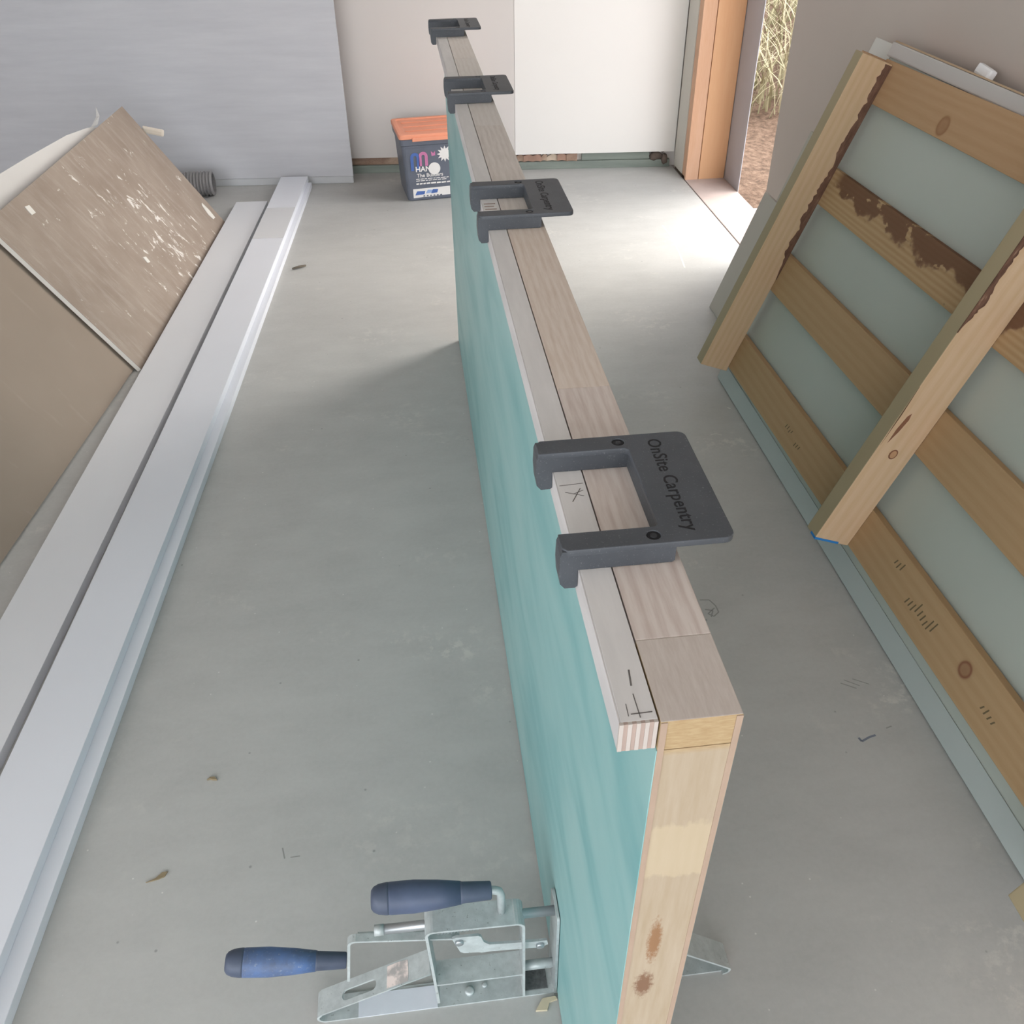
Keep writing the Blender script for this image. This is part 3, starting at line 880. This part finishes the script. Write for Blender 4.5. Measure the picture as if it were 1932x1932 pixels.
# corrugated pipe
bm = bmesh.new()
seg, rings = 20, 92
prev = None; first = None
pr = 0.043
for i in range(rings + 1):
    px = -1.40 + 0.548 * i / rings
    rr = pr + (0.003 if i % 2 else -0.003)
    cur = [bm.verts.new((px, 3.335 + rr * math.cos(2 * math.pi * k / seg), pr + 0.004 + rr * math.sin(2 * math.pi * k / seg))) for k in range(seg)]
    if prev:
        for k in range(seg): bm.faces.new((prev[k], prev[(k + 1) % seg], cur[(k + 1) % seg], cur[k]))
    prev = cur
inner = [bm.verts.new((-0.852, 3.335 + 0.036 * math.cos(2 * math.pi * k / seg), pr + 0.004 + 0.036 * math.sin(2 * math.pi * k / seg))) for k in range(seg)]
inner2 = [bm.verts.new((-1.0, 3.335 + 0.036 * math.cos(2 * math.pi * k / seg), pr + 0.004 + 0.036 * math.sin(2 * math.pi * k / seg))) for k in range(seg)]
for A_, B_ in ((prev, inner), (inner, inner2)):
    for k in range(seg): bm.faces.new((A_[k], A_[(k + 1) % seg], B_[(k + 1) % seg], B_[k]))
pp = mesh_obj('corrugated_pipe', bm, plain('grey_pipe', '#8c8a8b', 0.55, 0.05, 20, 0.35))
tag(pp, 'grey corrugated pipe lying on the floor behind the brown offcuts', 'pipe')

# ------------------------------------------------------------------ large grey sheet standing against the back wall
t = NT('grey_sheet')
f = t.noise(t.coords((1.0, 1, 9)), 3.0, 6, 0.65)
f2 = t.noise(t.coords((1, 1, 2.2), (2, 0, 1)), 4.5, 4, 0.6)
col = t.ramp(f, [(0.3, srgb('#c4c5cb')), (0.7, srgb('#cfd0d5'))])
col = t.mix(t.ramp(f2, [(0.66, 0.0), (0.85, 0.4)]), col, srgb('#bcbdbe'))
m_greysheet = t.done(col, 0.7, 0.2)
GM = frame((-2.35, 3.552, 0), (2.035, -0.148, 0), (0.148, 2.035, 0)) @ Matrix.Rotation(math.radians(-2.0), 4, 'X')
gs = empty('wall_sheet', None, None, GM)
bm = bmesh.new(); add_box(bm, 0, 2.038, 0.0, 0.009, 0.027, 1.9, 0.001); mesh_obj('sheet_face', bm, m_greysheet, gs)
bm = bmesh.new(); add_box(bm, 0.0, 2.037, -0.0008, 0.012, 0.0005, 0.0265, 0.001); mesh_obj('packing_strip', bm, plain('grey_strip', '#c4c6c9', 0.7, 0.05), gs)
tag(gs, 'large pale grey sheet standing upright against the back wall at left', 'sheet')

# ------------------------------------------------------------------ black tub with orange lid at the back wall
m_tub = plain('tub_plastic', '#666c79', 0.4, 0.08, 20, 0.45)
m_lid = plain('lid_orange', '#ee9f80', 0.45, 0.06, 12, 0.4)
m_white = plain('label_white', '#eceae8', 0.6, 0.02)
tub = empty('plastic_tub', (-0.103, 3.150, 0))
tub.rotation_euler = (0, 0, math.radians(6.5))
TI = Matrix.Translation((-0.097, 3.147, 0)).inverted()
def tu(o): o.matrix_parent_inverse = TI; return o
def tub_ring(bm, k, z, x0=-0.0970, x1=0.130, y0=3.147, y1=3.352, rr=0.012):
    g = k
    return [bm.verts.new((x, y, z)) for x, y in rounded(x0 - g, x1 + g, y0 - g, y1 + g, rr, 3)]
def loft(rings_, bm, cap0=True, cap1=True):
    for a, b in zip(rings_, rings_[1:]):
        n = len(a)
        for k in range(n): bm.faces.new((a[k], a[(k + 1) % n], b[(k + 1) % n], b[k]))
    if cap0: bm.faces.new(rings_[0])
    if cap1: bm.faces.new(rings_[-1])
bm = bmesh.new()
loft([tub_ring(bm, k, z) for k, z in ((0.0, 0.001), (0.003, 0.006), (0.0125, 0.196), (0.0135, 0.197), (0.0135, 0.204), (0.0125, 0.205), (0.0135, 0.222))], bm)
tu(mesh_obj('tub_body', bm, m_tub, tub))
bm = bmesh.new()
loft([tub_ring(bm, k, z) for k, z in ((0.0140, 0.206), (0.0190, 0.208), (0.0195, 0.228), (0.0150, 0.228), (0.0145, 0.223))], bm)
tu(mesh_obj('rim', bm, m_tub, tub))
bm = bmesh.new()
loft([tub_ring(bm, k, z) for k, z in ((0.0195, 0.229), (0.0215, 0.231), (0.0215, 0.242), (0.0190, 0.245), (0.0060, 0.245), (0.0030, 0.241), (-0.0100, 0.241))], bm)
lid = tu(mesh_obj('lid', bm, m_lid, tub))
tu(box('lid_tab', -0.070, 0.12, 3.1225, 3.127, 0.2215, 0.236, m_lid, tub, 0.0015))
for yy in (3.19, 3.25, 3.31):
    tu(box('lid_rib', -0.085, 0.138, yy, yy + 0.012, 0.2405, 0.2435, m_lid, tub, 0.001))
# printing on the front: the front face leans out slightly towards the top
tilt = math.atan2(0.0095, 0.19)
FM = Matrix.Translation((-0.097, 3.1432, 0.006)) @ Matrix.Rotation(math.pi / 2 + tilt, 4, 'X')
def onfront(o):
    o.data.transform(FM); o.parent = tub; return tu(o)
def pr_shape(name, pts, mat, lift=0.0003, th=0.0003, holes=()):
    o = shape(name, pts, holes, th, mat)
    o.data.transform(Matrix.Translation((0, 0, lift)))
    return onfront(o)
m_pblue = plain('print_blue', '#5370b0', 0.5, 0.1, 40); m_ppink = plain('print_pink', '#c97fa8', 0.5, 0.1, 40)
def archpts(x, y, w, h, th_, n=8):
    o = [(x, y)] + [(x + w / 2 - w / 2 * math.cos(math.pi * i / n), y + h - w / 2 + w / 2 * math.sin(math.pi * i / n)) for i in range(n + 1)] + [(x + w, y)]
    i_ = [(x + w - th_, y)] + [(x + w / 2 + (w / 2 - th_) * math.cos(math.pi * i / n), y + h - w / 2 + (w / 2 - th_) * math.sin(math.pi * i / n)) for i in range(n + 1)] + [(x + th_, y)]
    return o + i_
pr_shape('blue_logo', archpts(0.016, 0.108, 0.034, 0.066, 0.011), m_pblue)
pr_shape('pink_logo', archpts(0.047, 0.124, 0.034, 0.052, 0.011), m_ppink)
pr_shape('pink_logo', [(0.096, 0.158), (0.110, 0.160), (0.109, 0.176), (0.103, 0.168), (0.094, 0.176)], m_ppink)
star = [(0.146 + (0.030 if i % 2 == 0 else 0.018) * math.cos(i * math.pi / 12), 0.163 + (0.030 if i % 2 == 0 else 0.018) * math.sin(i * math.pi / 12)) for i in range(24)]
pr_shape('starburst', star, m_white)
tx = text_mesh('brand_text', 'HAN', 0.027, m_white, None, None, 0.0003, 0.0006); tx.data.transform(Matrix.Translation((0.032, 0.104, 0.0005))); onfront(tx)
pr_shape('round_sticker', circle(0.104, 0.112, 0.0225, 24), m_white, 0.0010)
tx = text_mesh('script_text', 'The Builders', 0.0195, m_white, None, None, 0.0003, 0.0003); tx.data.transform(Matrix.Translation((0.036, 0.083, 0.0005))); onfront(tx)
rg = random.Random(9)
for zz, hh in ((0.0745, 0.0028), (0.068, 0.0028), (0.0555, 0.0055)):
    xx = 0.032
    while xx < 0.150:
        w = rg.uniform(0.008, 0.02)
        pr_shape('print_line', [(xx, zz), (xx + w, zz + 0.0006), (xx + w, zz + hh + 0.0006), (xx, zz + hh)], m_white)
        xx += w + 0.003
pr_shape('bottom_label', [(0.018, 0.006), (0.160, 0.010), (0.160, 0.042), (0.018, 0.040)], m_white)
for (xa, xb, za, zb, mm) in ((0.025, 0.060, 0.016, 0.030, m_pblue), (0.066, 0.088, 0.020, 0.033, plain('print_pale_blue', '#9db4dc', 0.5)), (0.086, 0.110, 0.019, 0.034, m_pblue)):
    pr_shape('label_picture', [(xa, za), (xb, za + 0.002), (xb + 0.004, zb), (xa + 0.008, zb + 0.001), (xa + 0.003, (za + zb) / 2)], mm, 0.0007)
for k in range(6):
    pr_shape('label_print', [(0.055 + k * 0.013, 0.009), (0.063 + k * 0.013, 0.0093), (0.062 + k * 0.013, 0.014), (0.056 + k * 0.013, 0.0135)], m_tub, 0.0007)
tag(tub, 'black plastic tub with orange lid and printed label by the back wall', 'tub')

# ------------------------------------------------------------------ right: timber pallet and pale boards leaning on the wall
TH = math.radians(70)
PM = frame((0.655, 0, 0), (math.cos(TH), 0, math.sin(TH)), (0, 1, 0))    # local X up the slope, Y along the wall, Z out towards the room
m_pale = NT('pale_green_board')
_f = m_pale.noise(m_pale.coords(), 2.2, 4, 0.5)
m_pale = m_pale.done(m_pale.ramp(_f, [(0.3, srgb('#b1b7af')), (0.7, srgb('#b8bdb6'))]), 0.55, 0.3)
m_wrap = plain('white_wrap', '#bdb9b6', 0.4, 0.03, 6, 0.4)
m_card = plain('card_edge', '#b9a084', 0.8, 0.08, 20)
pb_ = empty('leaning_board', None, None, PM)
def pbx(name, s0, s1, y0, y1, z0, z1, m, par, bev=0.0):
    bm = bmesh.new(); add_box(bm, s0, s1, y0, y1, z0, z1, bev); return mesh_obj(name, bm, m, par)
pbx('board_panel', 0.004, 0.800, -0.29, 1.676, -0.040, 0.0, m_pale, pb_, 0.001)
pbx('bottom_lipping', 0.0045, 0.046, -0.29, 1.6755, 0.0003, 0.0022, plain('lip_pale', '#b3bab8', 0.5, 0.03), pb_, 0.0008)
pbx('top_wrap', 0.790, 0.818, -0.29, 1.690, -0.046, 0.0035, m_wrap, pb_, 0.003)
pbx('card_edge', 0.8185, 0.8215, -0.29, 1.685, -0.050, 0.001, m_card, pb_)
tag(pb_, 'pale grey-green panel with white wrapped top edge leaning behind the timber pallet', 'panel')
# boards behind it that stick out at the far side
BM2 = frame((0.757, 0, 0), (math.cos(math.radians(71)), 0, math.sin(math.radians(71))), (0, 1, 0))
m_greyb = plain('grey_board', '#c0bcb4', 0.7, 0.04, 6)
bm = bmesh.new(); add_box(bm, 0.002, 0.352, 1.10, 2.088, -0.010, 0.0, 0.001)
o = mesh_obj('board_offcut', bm, m_greyb, None, BM2); tag(o, 'short grey board offcut leaning low by the doorway beyond the pallet', 'board')
bm = bmesh.new(); add_box(bm, 0.002, 0.537, 1.10, 2.028, -0.021, -0.011, 0.001)
o = mesh_obj('board_offcut', bm, plain('grey_board_b', '#b9b5ac', 0.7, 0.04, 6), None, BM2); tag(o, 'taller grey board offcut leaning between the short offcut and the wall', 'board')
bm = bmesh.new(); add_box(bm, 0.50, 0.813, 1.732, 1.826, -0.050, -0.030, 0.001)
o = mesh_obj('white_batten', bm, plain('white_batten', '#d3d0cb', 0.6, 0.03), None, PM); tag(o, 'white painted batten end rising above the far top corner of the pallet', 'batten')
bm = bmesh.new(); add_box(bm, -0.010, 0.010, -0.024, 0.024, -0.008, 0.008, 0.005)
o = mesh_obj('foam_scrap', bm, plain('white_foam', '#f1f1f3', 0.7, 0.02), None, PM @ Matrix.Translation((0.829, 1.395, -0.030)) @ Matrix.Rotation(-0.1, 4, 'Z'))
tag(o, 'small white scrap caught on the top edge of the leaning panel', 'scrap')

pal = empty('timber_pallet', None, None, PM)
tag(pal, 'rough timber pallet stood on edge against the pale panel at right', 'pallet')
def batten(s0, s1, y0, y1, tilt_, mat, z0=0.0035, z1=0.0205, xb=0.0):
    """slat with its length along the wall, seen from the front; local X along its length"""
    M_ = frame((s1, y0, z0), (-tilt_, 1, 0), (-1, -tilt_, 0))
    bm = bmesh.new(); add_box(bm, 0, y1 - y0, 0, s1 - s0, -(z1 - z0), 0, 0.0012)
    # frame's z comes out as x cross y = out of the slope is +Z when mirrored, keep the slat between z0 and z1
    o = mesh_obj('slat', bm, mat, pal, M_)
    return o, M_
def slat_mat(seed, knots=(), c1='#ae8e69', c2='#b99b78'):
    return wood('slat_timber', c1, c2, (1.2, 16, 16), 5, 0.7, seed, 0.7, 0.2, 'Y', (0.1, 0.9), knots)
def bark_slat():
    t = NT('bark_slat_timber')
    v = t.coords((1.2, 16, 16), (9, 1, 0))
    a = t.wave(v, 2.0, 5, 2, 0.6, 'Y'); b = t.noise(v, 15, 5, 0.6)
    f = t.math('ADD', t.math('MULTIPLY', a, 0.5), t.math('MULTIPLY', b, 0.5))
    col = t.ramp(f, [(0.2, srgb('#ae8e69')), (0.8, srgb('#bb9e7b'))])
    xyz = t.sep(t.coords())
    n = t.noise(t.coords((9, 12, 1), (1, 4, 0)), 1.6, 4, 0.5)
    d = t.math('ADD', xyz['Y'], t.math('MULTIPLY', t.math('SUBTRACT', n, 0.5), 0.10))
    m = t.ramp(d, [(0.034, 0.9), (0.040, 0.0)])
    hole = t.ramp(t.noise(t.coords((20, 30, 1), (7, 2, 0)), 1.2, 3, 0.5), [(0.60, 1.0), (0.64, 0.0)])
    # bark only between the first decimetre beside the far stud and the middle stud
    rx = t.math('MULTIPLY', t.ramp(xyz['X'], [(0.05, 0.0), (0.08, 1.0)]), 1.0)
    m = t.math('MULTIPLY', t.math('MULTIPLY', m, hole), rx)
    blot = t.ramp(t.noise(t.coords((16, 16, 1), (3, 8, 0)), 2.0, 4, 0.7), [(0.68, 0.0), (0.76, 0.7)])
    col = t.mix(blot, col, srgb('#5d5647'))
    col = t.mix(m, col, srgb('#70503f'))
    return t.done(col, 0.8, 0.15, 0, b, 0.1, 0.001)
def yflip(y): return y
# slats run from the far stud towards the viewer: build with local X pointing to -y so X=0 is the far end
def slat(sa_far, sb_far, sa_near, sb_near, mat):
    yf_, yn_ = 1.650, -0.20
    L = yf_ - yn_
    k = (sa_near - sa_far) / (1.65 - 0.35)
    M_ = frame((sb_far, yf_, 0.0035), (k, -1, 0), (-1, -k, 0))
    w = sb_far - sa_far
    bm = bmesh.new(); add_box(bm, 0, L, 0, w, 0, 0.017, 0.0012)
    o = mesh_obj('slat', bm, mat, pal)
    # x cross y: (k,-1,0)x(-1,-k,0) = (0,0,-k*k-1) so flip the thickness to face the room
    o.data.transform(Matrix.Scale(-1, 4, (0, 0, 1)))
    o.data.flip_normals()
    o.matrix_local = M_
    return o
slat(0.061, 0.146, 0.079, 0.166, slat_mat(1.0, [(1.09, 0.036, 0.016, '#7d4f3c')]))
slat(0.273, 0.361, 0.292, 0.379, slat_mat(5.0))
slat(0.485, 0.564, 0.502, 0.583, bark_slat())
slat(0.702, 0.786, 0.720, 0.802, slat_mat(12.0, [(0.30, 0.062, 0.020, '#8d6446')], '#ae8b68', '#b99877'))

t_side = ('#cfae86', '#dbbf9b')
def stud(yc0, yc1, s0, s1, mat, bark):
    bm = bmesh.new(); add_box(bm, 0, s1 - s0, 0, yc1 - yc0, 0, 0.0735, 0.0018)
    o = mesh_obj('bearer', bm, mat, pal, Matrix.Translation((s0, yc0, 0.0210)))
    if bark:
        seed, sa, top_, wmin, wmax = bark
        rg = random.Random(seed)
        bm = bmesh.new()
        n = 70
        prev = None
        lev = (wmin + wmax) / 2
        for i in range(n + 1):
            s = sa + (s1 - 0.003 - sa) * i / n - s0
            e = min(1.0, i / 12.0)
            lev = 0.72 * lev + 0.28 * rg.uniform(wmin, wmax)
            h = (lev + rg.uniform(-0.002, 0.002)) * e + 0.0006
            za, zb = (-0.0004, h) if not top_ else (0.0737, 0.0735 - h)     # along the slats or along the outer corner
            zm = za + (zb - za) * 0.6
            cur = [bm.verts.new((s, -0.0010, za)), bm.verts.new((s, -0.0013, zm)), bm.verts.new((s, -0.0003, zb)), bm.verts.new((s, 0.001, zb)), bm.verts.new((s, 0.001, za))]
            if prev:
                for k in range(5): bm.faces.new((prev[k], prev[(k + 1) % 5], cur[(k + 1) % 5], cur[k]))
            else: bm.faces.new(cur)
            prev = cur
        bm.faces.new(prev)
        mesh_obj('bark_edge', bm, m_bark, o)
    return o
m_bark = NT('bark')
_f = m_bark.noise(m_bark.coords((1, 4, 4)), 30, 5, 0.7)
m_bark = m_bark.done(m_bark.ramp(_f, [(0.35, srgb('#5e463b')), (0.6, srgb('#775a4b')), (0.72, srgb('#a08670'))]), 0.9, 0.1, 0, _f, 0.6, 0.003)
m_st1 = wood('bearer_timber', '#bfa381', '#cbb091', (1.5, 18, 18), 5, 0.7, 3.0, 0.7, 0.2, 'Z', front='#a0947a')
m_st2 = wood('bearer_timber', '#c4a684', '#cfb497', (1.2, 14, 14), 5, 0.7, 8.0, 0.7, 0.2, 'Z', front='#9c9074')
stud(1.615, 1.649, 0.050, 0.780, m_st1, (21, 0.30, False, 0.003, 0.024))
b2 = stud(0.914, 0.950, 0.070, 0.800, m_st2, (22, 0.50, True, 0.002, 0.016))
stud(0.205, 0.245, 0.040, 0.800, m_st2, None)
# a packing block behind the far bearer's top
pbx('spacer_block', 0.705, 0.782, 1.650, 1.706, 0.0040, 0.0500, wood('block_timber', '#b08d6e', '#c09c7c', (1, 12, 12), 6, 0.7, 5.0), pal, 0.001)
# knot and split on the middle bearer, blue paint on its foot
m_knot = plain('knot_brown', '#7d5742', 0.8, 0.15, 60)
def on_bearer(name, pts, mat, th=0.0004):
    # pts in (s, n) on the side of the bearer that faces the viewer
    bm = bmesh.new()
    a = [bm.verts.new((s - 0.070, -0.0003, n - 0.021)) for s, n in pts]; b = [bm.verts.new((s - 0.070, 0.0002, n - 0.021)) for s, n in pts]
    bm.faces.new(a); bm.faces.new(b[::-1]); k = len(pts)
    for i in range(k): bm.faces.new((a[i], b[i], b[(i + 1) % k], a[(i + 1) % k]))
    return mesh_obj(name, bm, mat, b2)
kc = [(0.272 + 0.010 * math.cos(a), 0.058 + 0.008 * math.sin(a)) for a in [2 * math.pi * i / 16 for i in range(16)]]
on_bearer('knot', kc, m_knot)
kc = [(0.272 + 0.0075 * math.cos(a), 0.058 + 0.0056 * math.sin(a)) for a in [2 * math.pi * i / 16 for i in range(16)]]
o = on_bearer('knot_heart', kc, plain('knot_heart', '#b58e6c', 0.8, 0.1, 60)); o.location.y -= 0.0004
on_bearer('bark_pocket', [(0.290, 0.083), (0.318, 0.0835), (0.345, 0.080), (0.352, 0.0755), (0.340, 0.0730), (0.315, 0.0765)], m_knot)
on_bearer('split', [(0.283, 0.0925), (0.345, 0.0938), (0.400, 0.0943), (0.345, 0.0918)], plain('split_dark', '#5a4a38', 0.8))
bm = bmesh.new(); add_box(bm, -0.0006, 0.0040, -0.0005, 0.018, 0.022, 0.0738)
mesh_obj('paint_mark', bm, plain('blue_paint', '#2f7cc0', 0.5, 0.1), b2)
# stamped ink lettering on the slats, too worn to read
m_stamp = plain('stamp_grey', '#6f6048', 0.8, 0.1)
bm = bmesh.new()
rg = random.Random(4)
for (yy, s0, n_, hh) in ((0.73, 0.105, 9, 0.022), (0.80, 0.128, 3, 0.016), (0.50, 0.107, 4, 0.014), (0.36, 0.10, 4, 0.014), (1.28, 0.100, 4, 0.013), (1.22, 0.094, 3, 0.012)):
    for i in range(n_):
        ya = yy - i * 0.0095; sa = s0 + rg.uniform(-0.003, 0.003) + i * 0.0006; h = hh * rg.uniform(0.5, 1.0)
        q = [(sa, ya), (sa + h, ya - 0.003), (sa + h, ya - 0.0055), (sa, ya - 0.0028)]
        a = [bm.verts.new((s, y, 0.0207)) for s, y in q]; b = [bm.verts.new((s, y, 0.0204)) for s, y in q]
        bm.faces.new(a); bm.faces.new(b[::-1])
        for k in range(4): bm.faces.new((a[k], b[k], b[(k + 1) % 4], a[(k + 1) % 4]))
sm = mesh_obj('worn_stamp', bm, m_stamp, pal); sm['kind'] = 'stuff'

# ------------------------------------------------------------------ litter and marks on the floor
m_twig = plain('twig', '#6d665c', 0.9, 0.15, 30)
o = tube('twig', [(-0.497, 2.545, 0.005), (-0.475, 2.553, 0.007), (-0.455, 2.566, 0.005)], [0.003, 0.0045, 0.003], m_twig, None, 8)
tag(o, 'short dark twig on the floor touching the white boards', 'twig')
def floor_scrap(name, x, y, pts, mat, label, cat, h=0.0015, curl_=0.0):
    bm = bmesh.new()
    a = [bm.verts.new((x + px, y + py, h + curl_ * (px * 40) ** 2 * 0.01)) for px, py in pts]
    b = [bm.verts.new((x + px, y + py, 0.0002)) for px, py in pts]
    bm.faces.new(a); bm.faces.new(b[::-1]); n = len(pts)
    for i in range(n): bm.faces.new((a[i], b[i], b[(i + 1) % n], a[(i + 1) % n]))
    o = mesh_obj(name, bm, mat); tag(o, label, cat); return o
m_leaf = plain('dead_leaf', '#8d7f66', 0.9, 0.2, 60)
x_, y_ = -0.4663, 0.595  # scrap and scuff points from here on: image pixels projected onto the floor
floor_scrap('leaf_scrap', x_, y_, [(-0.007, 0), (-0.003, 0.004), (0.004, 0.004), (0.008, -0.002), (0.002, -0.001), (-0.003, 0.001)], m_leaf, 'small curled brown leaf on the open floor', 'leaf', 0.003)
x_, y_ = -0.5157, 0.4443
floor_scrap('leaf_scrap', x_, y_, [(-0.016, -0.007), (-0.004, -0.002), (0.004, 0.006), (0.011, 0.006), (0.008, -0.001), (0.0, -0.004)], m_leaf, 'tan leaf scrap with a stalk on the floor near the white boards', 'leaf', 0.002)
x_, y_ = -0.012, 0.2146
floor_scrap('wood_chip', x_, y_, [(-0.012, -0.006), (0.002, -0.007), (0.006, 0.002), (0.016, 0.004), (0.014, 0.008), (-0.002, 0.007)], plain('wood_chip', '#c9bda4', 0.8, 0.1, 50), 'small cream wood chip on the floor in front of the clamp', 'wood chip', 0.004)
# dark scuffs and scribbles belong to the slab
m_scuff = plain('scuff', '#92928f', 0.7, 0.1)
m_ink2 = plain('scuff_dark', '#757b88', 0.7, 0.1)
def scuff(pts, w, mat=m_scuff):
    o = mark(pts, w, 0.0, floor, None, mat, 'scuff_mark'); return o
scuff([(0.3767, 0.8813), (0.3942, 0.8791), (0.4013, 0.8626), (0.4021, 0.8459), (0.3903, 0.8364), (0.3818, 0.8444), (0.3977, 0.8575)], 0.0025)
scuff([(0.3792, 0.8557), (0.3928, 0.8512), (0.3851, 0.8357)], 0.0025)
scuff([(0.5359, 0.5473), (0.5379, 0.54), (0.5528, 0.5462), (0.5645, 0.5489)], 0.0035, m_ink2)
scuff([(0.587, 0.5595), (0.5972, 0.5624)], 0.002)
scuff([(0.5533, 0.6572), (0.5748, 0.643)], 0.0022); scuff([(0.5614, 0.6632), (0.5824, 0.6478)], 0.0018); scuff([(0.5764, 0.6636), (0.5996, 0.649)], 0.0018)
scuff([(-0.3499, 0.4677), (-0.3455, 0.4508)], 0.002); scuff([(-0.3375, 0.4515), (-0.3244, 0.4522)], 0.0015)
m_chalk = plain('chalk', '#d2d0cb', 0.8, 0.03)
scuff([(0.7895, 2.763), (0.7903, 2.6348), (0.7804, 2.5022), (0.7656, 2.3836)], 0.005, m_chalk)
scuff([(0.5588, 1.418), (0.5731, 1.423), (0.5859, 1.4144)], 0.002, m_chalk)
scuff([(0.6361, 1.5321), (0.6423, 1.5262)], 0.004, m_chalk)
bpy.context.view_layer.update()
